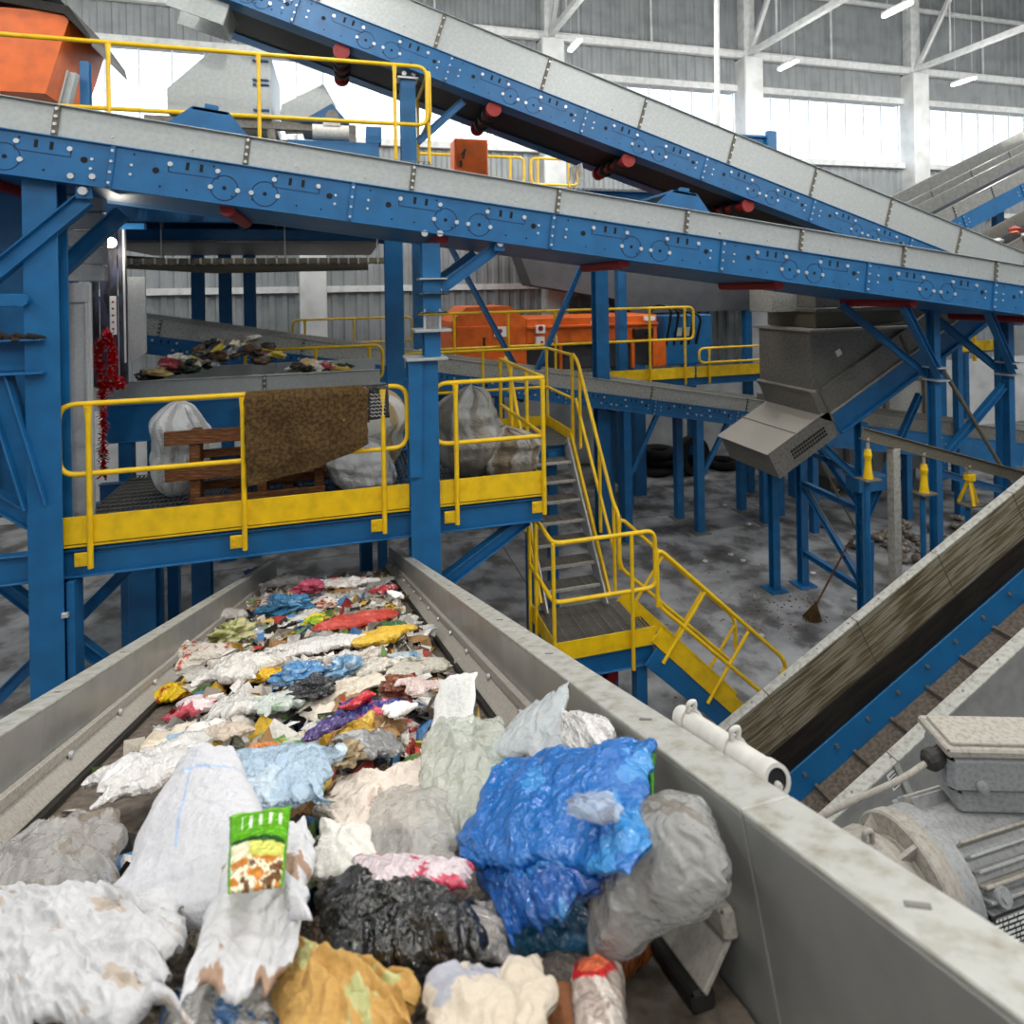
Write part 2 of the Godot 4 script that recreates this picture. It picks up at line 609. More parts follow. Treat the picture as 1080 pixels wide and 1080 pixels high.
		for s in [1.5, 4.0]:
			st = tool()
			tube(st, PackedVector3Array([V(x, 12.1, WZ + s), V(x, 15.0, WZ + s)]), 0.03, 6)
			part("hanger", st, M.white_paint, t)
	var pipe := tool()
	O = V(7.42, 8.2, -11)
	tube(pipe, PackedVector3Array([V(7.4, 8.2, -11), V(7.5, 15.2, -11)]), 0.055, 10)
	solo("roof_pipe", "thin white vertical pipe hanging from the roof", "pipe", pipe, M.white_paint, O)


func build_lamps() -> void:
	var proto: Node3D = null
	for iz in 7:
		for ix in 6:
			var at := V(-6.6 + ix * 6.02, 10.8, -13.8 + iz * 3.33)
			var seen := iz < 2 and ix >= 2
			if proto == null:
				proto = thing("led_lamp", "slim white tube lamp hanging below the roof trusses", "lamp", at, "tube lamps hung in rows under the roof")
				O = Vector3.ZERO
				var st := tool()
				lohi(st, V(-0.06, 0.02, -0.36), V(0.06, 0.09, 0.36), 0.01)
				part("housing", st, M.white_paint, proto)
				st = tool()
				lohi(st, V(-0.055, -0.03, -0.35), V(0.055, 0.02, 0.35), 0.015)
				part("tube", st, M.led, proto)
				for s in [-0.25, 0.25]:
					st = tool()
					tube(st, PackedVector3Array([V(0, 0.09, s), V(0, 4.28, s)]), 0.006, 5)
					part("suspension_wire", st, M.white_paint, proto)
			else:
				var o: Node3D = proto.duplicate()
				o.name = numbered("led_lamp")
				add_child(o)
				o.position = at
			var l := OmniLight3D.new()
			l.name = "lamp_light_%d_%d" % [iz, ix]
			l.light_energy = 4.3
			l.light_color = Color(1.0, 0.99, 0.97)
			l.light_size = 0.14
			l.omni_range = 60.0
			l.omni_attenuation = 2.0
			l.shadow_enabled = true
			add_child(l)
			l.position = at + V(0, -0.2, 0)
			var d := AreaLight3D.new()
			d.name = "lamp_downlight_%d_%d" % [iz, ix]
			d.area_size = Vector2(0.11, 0.7)
			d.light_energy = 6.8
			d.light_color = Color(1.0, 0.99, 0.97)
			d.area_range = 60.0
			d.shadow_enabled = true
			add_child(d)
			d.position = at + V(0, -0.035, 0)
			d.rotation_degrees = V(-90, 0, 0)


# ---------------------------------------------------------------- belt conveyors

# A conveyor that runs along its own x. y = 0 is the top of the side panels, z = 0 the near face.
func conveyor(called: String, label: String, at: Vector3, slope: float, length: float, width: float, gh: float, bh: float, o := {}) -> Node3D:
	var t := thing(called, label, "conveyor", at, o.get("group", ""))
	t.rotation.z = slope
	O = Vector3.ZERO
	var st: SurfaceTool
	var seg: float = o.get("seg", 1.4)
	var x: float = 0.0
	var joint: float = o.get("joint", seg)
	var zinc: Material = o.get("zinc", M.zinc)
	var bolts := tool()
	var near_panel: Node = t
	var near_channel: Node = t
	var cuts: Array[float] = [0.0]
	while joint < length:
		cuts.append(joint); joint += seg
	cuts.append(length)
	for i in cuts.size() - 1:
		var a := cuts[i] + 0.004
		var b := cuts[i + 1] - 0.004
		for side in [0.0, -width]:
			st = tool()
			var inner := -1.0 if side == 0.0 else 1.0
			lohi(st, V(a, -gh, side + inner * 0.008), V(b, 0, side), 0.002)
			lohi(st, V(a, -0.008, side), V(b, 0.0, side - inner * 0.035), 0.002)
			var sp := part("side_panel", st, zinc, t)
			if side == 0.0: near_panel = sp
		if i > 0:
			st = tool()
			lohi(st, V(a - 0.03, -gh, 0.001), V(a + 0.012, -0.01, 0.02), 0.004)
			part("joint_strip", st, M.seam, near_panel)
			for k in 4:
				disc(bolts, V(a - 0.008, -gh * (0.14 + 0.24 * k), 0.02), V(0, 0, 1), 0.014, 0.012, 6)
		for k in 2:
			disc(bolts, V(lerpf(a, b, 0.28 + 0.42 * k), -gh * 0.72, 0.0), V(0, 0, 1), 0.009, 0.01, 6)
	# the painted frame below
	var bseg: float = o.get("bseg", 1.88)
	joint = o.get("bjoint", bseg)
	cuts = [0.0]
	while joint < length:
		cuts.append(joint); joint += bseg
	cuts.append(length)
	var holes := tool()
	for i in cuts.size() - 1:
		var a := cuts[i] + 0.002
		var b := cuts[i + 1] - 0.002
		for side in [0.0, -width]:
			st = tool()
			var inner := -1.0 if side == 0.0 else 1.0
			lohi(st, V(a, -gh - bh, side + inner * 0.012), V(b, -gh + 0.004, side - inner * 0.003), 0.002)
			lohi(st, V(a, -gh - bh, side + inner * 0.26), V(b, -gh - bh + 0.012, side - inner * 0.012), 0.003)
			lohi(st, V(a, -gh - 0.004, side), V(b, -gh + 0.008, side - inner * 0.022), 0.003)
			var fc := part("frame_channel", st, M.blue, t)
			if side == 0.0: near_channel = fc
		if i > 0:
			st = tool()
			lohi(st, V(a - 0.022, -gh - bh + 0.012, 0.004), V(a + 0.018, -gh - 0.006, 0.022), 0.004)
			part("splice_plate", st, M.blue, near_channel)
			for k in 4:
				disc(bolts, V(a, -gh - bh * (0.12 + 0.25 * k), 0.02), V(0, 0, 1), 0.012, 0.012, 6)
			for s in [-1.0, 1.0]:
				for k in 2:
					disc(bolts, V(a + s * 0.14, -gh - bh * (0.38 + 0.22 * k), 0.003), V(0, 0, 1), 0.012, 0.01, 6)
		if o.get("plates", true):
			for u in [0.17, 0.90]:
				var hx: float = lerpf(a, b, u)
				if hx > b - 0.05: continue
				disc(holes, V(hx, -gh - bh * 0.42, 0.003), V(0, 0, 1), 0.026, 0.002, 12)
			for u in [0.32, 0.75]:
				var sx: float = lerpf(a, b, u)
				st = tool()
				for k in [-1.0, 1.0]:
					lohi(holes, V(sx + k * 0.052 - 0.013, -gh - bh * 0.30, 0.003), V(sx + k * 0.052 + 0.013, -gh - bh * 0.12, 0.0055), 0.002)
					disc(bolts, V(sx + k * 0.18, -gh - bh * 0.22, 0.003), V(0, 0, 1), 0.02, 0.012, 8)
					lohi(st, V(sx + k * 0.19 - 0.003, -gh - bh * 0.40, 0.003), V(sx + k * 0.19 + 0.003, -gh - bh * 0.2, 0.006), 0.001)
				lohi(st, V(sx - 0.19, -gh - bh * 0.41, 0.003), V(sx + 0.19, -gh - bh * 0.395, 0.006), 0.001)
				part("slot_cover", st, M.ring, near_channel)
			for u in [0.45, 0.62]:
				var cx: float = lerpf(a, b, u)
				st = tool()
				var ring := PackedVector3Array()
				for k in 21:
					ring.append(V(cx + cos(TAU * k / 20.0) * 0.105, -gh - bh * 0.60 + sin(TAU * k / 20.0) * 0.105, 0.003))
				tube(st, ring, 0.004, 5)
				part("access_plate", st, M.ring, near_channel)
				disc(holes, V(cx, -gh - bh * 0.60, 0.003), V(0, 0, 1), 0.017, 0.002, 10)
				for k in [-1.0, 1.0]:
					disc(bolts, V(cx + k * 0.105, -gh - bh * 0.62, 0.003), V(0, 0, 1), 0.02, 0.012, 8)
			for k in 9:
				disc(holes, V(lerpf(a, b, 0.08 + 0.1 * k + 0.02 * sin(k * 7.0)), -gh - bh * (0.78 if k % 3 else 0.12), 0.003), V(0, 0, 1), 0.009, 0.002, 6)
	var h := part("bolt_holes", holes, M.hole, t)
	h.set_meta("kind", "stuff")
	var bo := part("bolts", bolts, M.bolt, t)
	bo.set_meta("kind", "stuff")
	# belts
	st = tool()
	lohi(st, V(0.02, -gh - 0.03, -width + 0.02), V(length - 0.02, -gh + 0.0, -0.02), 0.004)
	part("belt", st, M.belt, t)
	st = tool()
	lohi(st, V(0.02, -gh - bh + 0.02, -width + 0.09), V(length - 0.02, -gh - bh + 0.04, -0.09), 0.004)
	part("return_belt", st, M.belt, t)
	if o.get("pan", false):
		st = tool()
		lohi(st, V(0.0, -gh - bh + 0.002, -width + 0.03), V(length, -gh - bh + 0.01, -0.03), 0.002)
		part("bottom_pan", st, M.blue, t)
	for lx in o.get("legs", []):
		for lz in [-0.1, -width + 0.1]:
			var foot: Vector3 = t.transform * V(lx, -gh - bh + 0.02, lz)
			foot.y = 0.0
			strut(t, "leg", t.transform.affine_inverse() * foot, V(lx, -gh - bh + 0.02, lz), 0.14, M.blue)
	var rx: float = o.get("roller0", 1.0)
	while rx < length - 0.3:
		st = tool()
		var ry: float = -gh - bh - o.get("roller_drop", 0.02)
		tube(st, PackedVector3Array([V(rx, ry, -0.12), V(rx, ry, -width + 0.12)]), 0.06, 12)
		part("return_roller", st, o.get("roller_mat", M.red), t)
		if o.has("discs"):
			for k in 5:
				st = tool()
				disc(st, V(rx, ry, -0.1 - k * (width - 0.3) / 4.0), V(0, 0, 1), 0.1, 0.06, 16)
				part("roller_disc", st, M.red if k % 4 == 0 else M.belt, t)
		rx += o.get("roller_step", 1.9)
	return t


func build_conveyors() -> void:
	var st: SurfaceTool
	var t: Node3D
	# the long cross conveyor over the near platform
	t = conveyor("belt_conveyor", "long gently sloping blue conveyor passing over the near yellow-railed platform", V(-3.6, 6.70, -5.6), -atan(0.131), 13.9, 1.3, 0.255, 0.345, {"joint": 1.49, "seg": 1.395, "bjoint": 1.9, "bseg": 1.87, "roller0": 0.9, "roller_step": 1.86, "pan": true})
	for x in [2.55, 7.05]:        # saddle brackets that bridge the side panels
		st = tool()
		prism(st, V(x, -0.01, -0.06), Basis(), PackedVector2Array([Vector2(-0.34, 0), Vector2(-0.14, 0.2), Vector2(0.14, 0.2), Vector2(0.34, 0)]), -0.02)
		prism(st, V(x, -0.01, -1.22), Basis(), PackedVector2Array([Vector2(-0.34, 0), Vector2(-0.14, 0.2), Vector2(0.14, 0.2), Vector2(0.34, 0)]), -0.02)
		lohi(st, V(x - 0.14, 0.16, -1.24), V(x + 0.14, 0.19, -0.06))
		lohi(st, V(x - 0.05, 0.19, -0.12), V(x + 0.05, 0.23, -0.06))
		part("saddle_bracket", st, M.blue, t)
	# the steep conveyor behind it
	t = conveyor("belt_conveyor", "steep blue conveyor with tall grey sides rising behind the cross conveyor", V(-1.25, 9.27, -7.7), -atan(0.311), 14.6, 1.3, 0.475, 0.36, {"joint": 1.21, "seg": 1.46, "bjoint": 1.0, "bseg": 1.9, "roller0": 1.62, "roller_step": 1.98, "discs": true, "roller_drop": 0.07})
	st = tool()                    # head pulley and its bearing
	tube(st, PackedVector3Array([V(0.1, -0.62, 0.02), V(0.1, -0.62, -1.32)]), 0.17, 20)
	part("head_pulley", st, M.belt, t)
	st = tool()
	lohi(st, V(0.02, -0.76, 0.0), V(0.36, -0.5, 0.07), 0.02)
	disc(st, V(0.18, -0.63, 0.07), V(0, 0, 1), 0.09, 0.05, 16)
	part("bearing_block", st, M.dark_zinc, t)
	st = tool()
	box(st, V(-0.02, -0.98, -0.6), V(0.62, 0.26, 0.012), 0.003, Basis(V(0, 0, 1), 0.02))
	box(st, V(-0.02, -0.98, -0.1), V(0.62, 0.26, 0.012), 0.003, Basis(V(0, 0, 1), 0.02))
	box(st, V(0.29, -0.98, -0.35), V(0.012, 0.26, 0.5), 0.003)
	part("scraper_box", st, M.zinc, t)
	O = V(3.2, 6.72, -8.1)
	st = tool()                    # shreds of film caught on a return roller
	for k in 14:
		var a := V(3.2 + 0.08 * sin(k * 3.1), 6.72, -7.95 - 0.03 * k)
		tube(st, PackedVector3Array([a, a + V(0.02 * sin(k * 5.0), -0.12, 0.03), a + V(0.05 * sin(k * 2.0), -0.22 - 0.05 * sin(k * 9.0), 0.01)]), 0.012, 4, 0.004)
	solo("film_tangle", "shreds of plastic film caught on a roller of the steep conveyor", "rubbish", st, M.white_plastic, O)
	# sorting conveyor behind the near platform
	conveyor("belt_conveyor", "short level conveyor carrying a heap of dark waste behind the pallet", V(-2.62, 4.03, -7.9), 0.0, 3.05, 1.25, 0.27, 0.42, {"seg": 1.7, "plates": false, "roller_mat": M.belt, "legs": [0.2, 2.85]})
	conveyor("belt_conveyor", "long low conveyor crossing the hall in front of the orange baler", V(-3.3, 4.70, -11.0), -atan(0.18), 12.6, 1.0, 0.28, 0.29, {"joint": 0.5, "seg": 2.2, "roller_mat": M.belt, "zinc": M.zinc_worn})
	var e: Node3D
	for x in [5.3, 6.9, 8.45]:
		var y: float = 4.70 - 0.18 * (x + 3.3) - 0.57
		e = thing("support_trestle", "pair of blue posts under the low conveyor, " + ("next to the stair foot" if x < 6 else ("second along from the stairs" if x < 7 else "close to the grey chute hood")), "trestle", V(x, 0, -11.6), "trestles under the low conveyor")
		for z in [-11.1, -11.9]:
			strut(e, "post", V(x, 0.02, z), V(x, y, z), 0.16, M.blue)
		st = tool()
		beam(st, V(x, y * 0.45, -11.1), V(x + 0.7, y - 0.1, -11.1), 0.08, 0.08)
		part("brace", st, M.blue, e)
		for z in [-11.1, -11.9]:
			st = tool()
			lohi(st, V(x - 0.17, 0, z - 0.17), V(x + 0.17, 0.02, z + 0.17))
			part("foot_plate", st, M.dark_zinc, e)
	# conveyors climbing away behind the steep one
	conveyor("belt_conveyor", "grey-sided climbing conveyor far behind, highest of the three", V(10.2, 5.66, -12.0), atan(0.416), 11.0, 1.2, 0.34, 0.1, {"plates": false, "zinc": M.zinc_wall, "legs": [6.6, 10.0]})
	conveyor("belt_conveyor", "blue-framed climbing conveyor far behind, middle of the three", V(9.6, 5.29, -10.5), atan(0.416), 11.0, 1.2, 0.3, 0.36, {"plates": false, "zinc": M.zinc_wall, "seg": 1.2, "legs": [6.3, 10.0]})
	conveyor("belt_conveyor", "brownish climbing conveyor with waste on it, lowest of the three", V(10.6, 4.82, -9.25), atan(0.416), 9.0, 1.1, 0.3, 0.3, {"plates": false, "zinc": M.dark_zinc, "legs": [2.0, 5.0, 8.0]})
	t = conveyor("belt_conveyor", "small conveyor head with a round drive below the windows", V(10.6, 6.72, -13.4), atan(0.4), 2.2, 1.0, 0.32, 0.36, {"plates": false, "legs": [0.4, 1.7]})
	st = tool()
	disc(st, V(1.95, -0.5, 0.0), V(0, 0, 1), 0.17, 0.16, 18)
	part("drive_hub", st, M.belt, t)


# ---------------------------------------------------------------- platforms and handrails

# closed loop of tube: top rail and middle rail joined by rounded ends
func rail_loop(parent: Node, a: Vector3, b: Vector3, top: float, mid: float, r := 0.022, round_a := true, round_b := true) -> void:
	var st := tool()
	var u := Vector3.UP
	if round_a and round_b:
		tube(st, rounded(PackedVector3Array([a + u * mid, a + u * top, b + u * top, b + u * mid]), 0.13, 5, true), r, 9)
	elif round_a:
		tube(st, rounded(PackedVector3Array([b + u * mid, a + u * mid, a + u * top, b + u * top]), 0.13), r, 9)
	elif round_b:
		tube(st, rounded(PackedVector3Array([a + u * mid, b + u * mid, b + u * top, a + u * top]), 0.13), r, 9)
	else:
		tube(st, PackedVector3Array([a + u * mid, b + u * mid]), r, 9)
		tube(st, PackedVector3Array([a + u * top, b + u * top]), r, 9)
	part("rail", st, M.yellow, parent)


func rail_post(parent: Node, p: Vector3, low: float, high: float, r := 0.021, plate := Vector3.ZERO) -> void:
	var st := tool()
	tube(st, PackedVector3Array([p + V(0, low, 0), p + V(0, high - 0.09, 0)]), r, 9)
	tube(st, PackedVector3Array([p + V(0, high - 0.13, 0), p + V(0, high - 0.02, 0)]), r, 9, r * 1.35)
	var post := part("post", st, M.yellow, parent)
	if plate != Vector3.ZERO:
		st = tool()
		box(st, p + V(0, low + 0.07, 0) + plate, V(0.12, 0.11, 0.02))
		disc(st, p + V(-0.03, low + 0.095, 0.012) + plate, V(0, 0, 1), 0.012, 0.012, 6)
		disc(st, p + V(-0.03, low + 0.045, 0.012) + plate, V(0, 0, 1), 0.012, 0.012, 6)
		part("mounting_plate", st, M.yellow, post)


func toe(parent: Node, a: Vector3, b: Vector3, low: float, high: float) -> void:
	var st := tool()
	beam(st, a + V(0, (low + high) / 2, 0), b + V(0, (low + high) / 2, 0), 0.008, high - low, Vector3.UP, 0.002)
	part("toe_board", st, M.yellow, parent)


# welded bar grating between lo and hi, bars along z
func grating(lo: Vector3, hi: Vector3, pitch := 0.042, cross := 0.12, zbars := true) -> SurfaceTool:
	var st := tool()
	var n := int((hi.x - lo.x if zbars else hi.z - lo.z) / pitch)
	for i in n + 1:
		if zbars:
			var x := lerpf(lo.x, hi.x, float(i) / n)
			box(st, V(x, (lo.y + hi.y) / 2, (lo.z + hi.z) / 2), V(0.006, hi.y - lo.y, hi.z - lo.z), 0.0)
		else:
			var z := lerpf(lo.z, hi.z, float(i) / n)
			box(st, V((lo.x + hi.x) / 2, (lo.y + hi.y) / 2, z), V(hi.x - lo.x, hi.y - lo.y, 0.006), 0.0)
	n = int((hi.z - lo.z if zbars else hi.x - lo.x) / cross)
	for i in n + 1:
		if zbars:
			var z := lerpf(lo.z, hi.z, float(i) / n)
			box(st, V((lo.x + hi.x) / 2, hi.y - 0.006, z), V(hi.x - lo.x, 0.008, 0.008), 0.0)
		else:
			var x := lerpf(lo.x, hi.x, float(i) / n)
			box(st, V(x, hi.y - 0.006, (lo.z + hi.z) / 2), V(0.008, 0.008, hi.z - lo.z), 0.0)
	return st


func steel_column(label: String, x: float, z: float, y0: float, y1: float, w := 0.24, d := 0.24, group := "") -> Node3D:
	var t := thing("steel_column", label, "column", V(x, y0, z), group)
	var st := tool()
	section(st, V(x, y0 + 0.02, z), V(x, y1, z), w, d, 0.016)
	part("shaft", st, M.blue, t)
	st = tool()
	lohi(st, V(x - w * 0.7, y0, z - d * 0.7), V(x + w * 0.7, y0 + 0.02, z + d * 0.7))
	part("base_plate", st, M.blue, t)
	return t


func build_platforms() -> void:
	var st: SurfaceTool
	# near working platform, deck at 3.0
	var p := thing("work_platform", "near blue steel platform with open grating deck and yellow toe boards", "platform", V(0.5, 0, -6.8))
	part("deck_grating", grating(V(-2.3, 2.965, -7.75), V(0.56, 3.0, -5.76)), M.dark_zinc, p)
	part("deck_grating", grating(V(0.56, 2.965, -7.55), V(1.9, 3.0, -5.76)), M.dark_zinc, p)
	part("deck_grating", grating(V(0.56, 2.965, -8.6), V(2.85, 3.0, -7.55)), M.dark_zinc, p)
	for s in [[-3.4, 0.56], [0.56, 1.86]]:
		st = tool()
		section(st, V(s[0], 2.83, -5.83), V(s[1], 2.83, -5.83), 0.1, 0.23, 0.014)
		part("edge_beam", st, M.blue, p)
	for z in [-7.0, -7.7, -8.55]:
		st = tool()
		section(st, V(-2.6 if z > -8 else 0.6, 2.85, z), V(1.85 if z > -7.5 else 2.8, 2.85, z), 0.1, 0.2, 0.012)
		part("joist", st, M.blue, p)
	for x in [-2.25, 0.6, 1.85, 2.8]:
		st = tool()
		section(st, V(x, 2.85, -5.9 if x < 2 else -7.6), V(x, 2.85, -7.7 if x < 0.5 else -8.55), 0.1, 0.2, 0.012)
		part("joist", st, M.blue, p)
	toe(p, V(-2.24, 0, -5.76), V(0.56, 0, -5.76), 2.972, 3.22)
	toe(p, V(0.84, 0, -5.76), V(1.87, 0, -5.76), 2.972, 3.22)
	toe(p, V(1.89, 0, -5.76), V(1.89, 0, -7.5), 2.98, 3.14)
	toe(p, V(0.7, 0, -8.6), V(2.86, 0, -8.6), 2.98, 3.14)
	toe(p, V(2.86, 0, -8.6), V(2.86, 0, -7.6), 2.98, 3.14)
	st = tool()
	section(st, V(0.8, 2.15, -5.9), V(1.72, 2.72, -5.9), 0.12, 0.12, 0.012)
	part("knee_brace", st, M.blue, p)

	# front handrails
	var r := thing("handrail", "yellow tube handrail with a brown rug hung over it", "handrail", V(-0.8, 3.0, -5.75))
	rail_loop(r, V(-2.23, 3.0, -5.76), V(0.55, 3.0, -5.76), 1.13, 0.56)
	for x in [-2.01, -0.85, 0.33]:
		rail_post(r, V(x, 3.0, -5.735), -0.2, 1.13, 0.022, V(-0.06, 0, -0.02))
	r = thing("handrail", "yellow tube handrail in front of the grey sacks", "handrail", V(1.3, 3.0, -5.75))
	rail_loop(r, V(0.8, 3.0, -5.76), V(1.87, 3.0, -5.76), 1.13, 0.56, 0.022, true, false)
	for x in [1.0, 1.86]:
		rail_post(r, V(x, 3.0, -5.735), -0.2, 1.13, 0.022, V(-0.06, 0, -0.02))
	r = thing("handrail", "yellow tube handrail along the side of the sacks towards the stair top", "handrail", V(1.89, 3.0, -6.6))
	rail_loop(r, V(1.88, 3.0, -5.78), V(1.88, 3.0, -7.5), 1.13, 0.56, 0.02, false, false)
	for z in [-6.35, -7.0, -7.5]:
		rail_post(r, V(1.88, 3.0, z), 0.0, 1.13)
	r = thing("handrail", "yellow tube handrail along the back of the stair head", "handrail", V(2.0, 3.0, -8.6))
	rail_loop(r, V(0.75, 3.0, -8.6), V(2.86, 3.0, -8.6), 1.13, 0.56, 0.021, true, false)
	for x in [1.1, 1.9, 2.86]:
		rail_post(r, V(x, 3.0, -8.6), 0.0, 1.13)
	st = tool()
	for h in [1.13, 0.56]:
		tube(st, PackedVector3Array([V(2.86, 3.0 + h, -8.6), V(2.86, 3.0 + h, -7.55)]), 0.021)
	part("side_rail", st, M.yellow, r)
	rail_post(r, V(2.86, 3.0, -7.56), 0.0, 1.13)

	# main columns of the platform
	var c := steel_column("wide blue column with bolted brackets at the platform corner", -2.31, -5.8, 0.0, 6.05, 0.24, 0.2)
	st = tool()
	lohi(st, V(-2.19, 1.2, -5.92), V(-2.13, 2.7, -5.74))
	part("side_flange", st, M.blue, c)
	st = tool()
	for y in [2.45, 1.55]:
		lohi(st, V(-2.2, y, -5.70), V(-2.15, y + 0.04, -5.67))
	part("clip", st, M.bolt, c)
	c = steel_column("blue column carrying the cross conveyor between the two handrails", 0.7, -5.84, 0.0, 4.36, 0.27, 0.28)
	st = tool()
	prism(st, V(0.56, 3.3, -5.69), Basis(), PackedVector2Array([Vector2(0.0, 0), Vector2(0.1, 0), Vector2(0.13, 1.06), Vector2(0.0, 1.06)]), 0.03)
	part("gusset", st, M.blue, c)
	st = tool()
	lohi(st, V(0.54, 4.36, -6.0), V(0.92, 4.385, -5.62))
	part("cap_plate", st, M.zinc, c)
	st = tool()
	lohi(st, V(0.62, 4.62, -5.98), V(0.96, 4.645, -5.62))
	part("cap_plate", st, M.zinc, c)
	st = tool()
	section(st, V(0.79, 4.385, -5.8), V(0.79, 4.62, -5.8), 0.15, 0.2, 0.014)
	part("spacer", st, M.blue, c)
	var q := thing("conveyor_post", "short blue channel post bolted between the column and the cross conveyor", "post", V(0.79, 4.645, -5.75))
	st = tool()
	section(st, V(0.79, 4.8, -5.75), V(0.79, 5.44, -5.75), 0.17, 0.12, 0.014)
	part("shaft", st, M.blue, q)
	st = tool()
	for y in [4.79, 4.96, 5.1]:
		lohi(st, V(0.67, y, -5.85), V(0.93, y + 0.016, -5.63))
		part("plate", st, M.zinc, q)
	st = tool()
	for x in [0.72, 0.86]:
		tube(st, PackedVector3Array([V(x, 4.645, -5.7), V(x, 4.83, -5.7)]), 0.014, 7)
		disc(st, V(x, 5.52, -5.62), V(0, 0, 1), 0.03, 0.03, 8)
	part("bolts", st, M.bolt, q).set_meta("kind", "stuff")
	var br := thing("knee_brace", "bright blue slanting brace from the middle column up to the cross conveyor", "brace", V(0.9, 5.0, -5.72))
	st = tool()
	section(st, V(0.88, 5.02, -5.72), V(1.42, 5.4, -5.72), 0.09, 0.11, 0.012)
	part("strut", st, M.blue, br)
	st = tool()
	section(st, V(0.88, 5.02, -6.7), V(1.42, 5.4, -6.7), 0.09, 0.11, 0.012)
	part("strut", st, M.blue, br)
	st = tool()
	lohi(st, V(1.38, 5.36, -5.66), V(1.48, 5.48, -5.64))
	part("lug", st, M.blue, br)
	st = tool()
	disc(st, V(1.43, 5.43, -5.64), V(0, 0, 1), 0.03, 0.03, 8)
	for x in [1.38, 1.49]: disc(st, V(x, 5.5, -5.63), V(0, 0, 1), 0.022, 0.03, 8)
	part("lug_bolts", st, M.bolt, br).set_meta("kind", "stuff")
	for s in [["bright blue slanting brace ending at a lug with two bolts", -2.75, 5.06, -1.98, 5.79, -5.7], ["blue slanting brace without a lug crossing above the steel door panel", -2.47, 5.12, -1.88, 5.74, -6.2]]:
		br = thing("knee_brace", s[0], "brace", V(s[1], s[2], s[5]))
		st = tool()
		section(st, V(s[1], s[2], s[5]), V(s[3], s[4], s[5]), 0.1, 0.13, 0.012)
		part("strut", st, M.blue, br)
		if s[5] > -6:
			st = tool()
			lohi(st, V(-2.04, 5.78, -5.66), V(-1.92, 5.91, -5.64))
			part("lug", st, M.blue, br)
			st = tool()
			disc(st, V(-1.98, 5.84, -5.64), V(0, 0, 1), 0.035, 0.03, 8)
			for x in [-2.05, -1.9]: disc(st, V(x, 5.95, -5.62), V(0, 0, 1), 0.024, 0.04, 8)
			part("lug_bolts", st, M.bolt, br).set_meta("kind", "stuff")
	# stub beams on the corner column
	br = thing("stub_beam", "dusty blue channel with rubble on its upper flange beside the corner column", "beam", V(-2.7, 4.4, -5.85))
	st = tool()
	lohi(st, V(-3.4, 4.42, -5.8), V(-2.28, 4.66, -5.79))
	lohi(st, V(-3.4, 4.66, -5.95), V(-2.28, 4.675, -5.62))
	lohi(st, V(-3.4, 4.40, -5.95), V(-2.28, 4.415, -5.62))
	part("channel", st, M.blue, br)
	st = tool()
	for k in 22:
		var x := -2.95 + 0.03 * k
		box(st, V(x, 4.69, -5.7 - 0.04 * sin(k * 5.0)), V(0.12, 0.03 + 0.02 * sin(k * 3.0), 0.05), 0.01, Basis(V(0.2, 1, 0.1).normalized(), k * 1.7))
	part("rubble", st, M.dirt, br)
	br = thing("stub_beam", "slim blue tube ending at a bolted joint on the corner column", "beam", V(-2.7, 4.97, -5.75))
	st = tool()
	beam(st, V(-3.4, 5.0, -5.72), V(-2.42, 4.98, -5.72), 0.08, 0.1)
	disc(st, V(-2.42, 4.98, -5.68), V(0, 0, 1), 0.05, 0.05, 10)
	part("tube", st, M.blue, br)
	br = thing("knee_brace", "broad blue brace slanting down into the foot of the corner column bracket", "brace", V(-2.6, 3.3, -5.75))
	st = tool()
	section(st, V(-2.62, 4.4, -5.72), V(-2.36, 3.35, -5.72), 0.14, 0.16, 0.014)
	part("strut", st, M.blue, br)
	st = tool()
	section(st, V(-3.3, 3.9, -5.8), V(-2.42, 3.2, -5.8), 0.1, 0.12, 0.014)
	part("strut", st, M.blue, br)
	br = thing("cross_bracing", "blue crossed struts under the platform beside the corner column", "brace", V(-2.4, 1.3, -6.3))
	for s in [[-3.3, 3.0, -1.15, 0.7], [-1.7, 2.75, -3.6, 0.9]]:
		st = tool()
		section(st, V(s[0], s[1], -6.3), V(s[2], s[3], -6.3), 0.09, 0.1, 0.012)
		part("strut", st, M.blue, br)
	steel_column("broad blue column under the middle of the near platform", -2.12, -7.5, 0.0, 2.75, 0.26, 0.2)
	steel_column("slim blue column under the near platform close to the feed conveyor", -1.8, -8.7, 0.0, 3.3, 0.22, 0.2)
	steel_column("blue column beside the end of the sorting conveyor", 0.62, -7.95, 3.0, 6.3, 0.22, 0.22)
	steel_column("tall blue column standing behind the orange baler rail", 4.95, -11.45, 0.0, 6.42, 0.27, 0.24)

	# upper platform with its railing
	p = thing("upper_platform", "upper blue steel platform with grating deck above the sorting conveyor", "platform", V(-1.5, 6.4, -10))
	part("deck_grating", grating(V(-5.5, 6.5, -9.2), V(1.02, 6.54, -7.35), 0.06, 0.4), M.dark_zinc, p)
	st = tool()
	lohi(st, V(-5.5, 6.5, -13.0), V(1.02, 6.54, -9.2))
	part("deck_plate", st, M.dark_zinc, p)
	st = tool()
	lohi(st, V(-3.4, 5.74, -12.85), V(0.55, 5.78, -9.7))
	part("service_floor", st, M.dark_zinc, p)
	for z in [-9.7, -11.2, -12.8]:
		st = tool()
		section(st, V(-3.4, 5.86, z), V(0.55, 5.86, z), 0.1, 0.16, 0.012)
		part("service_beam", st, M.blue, p)
	for x in [-3.3, -1.4, 0.45]:
		for z in [-9.7, -12.8]:
			strut(p, "hanger", V(x, 5.9, z), V(x, 6.5, z), 0.08, M.blue)
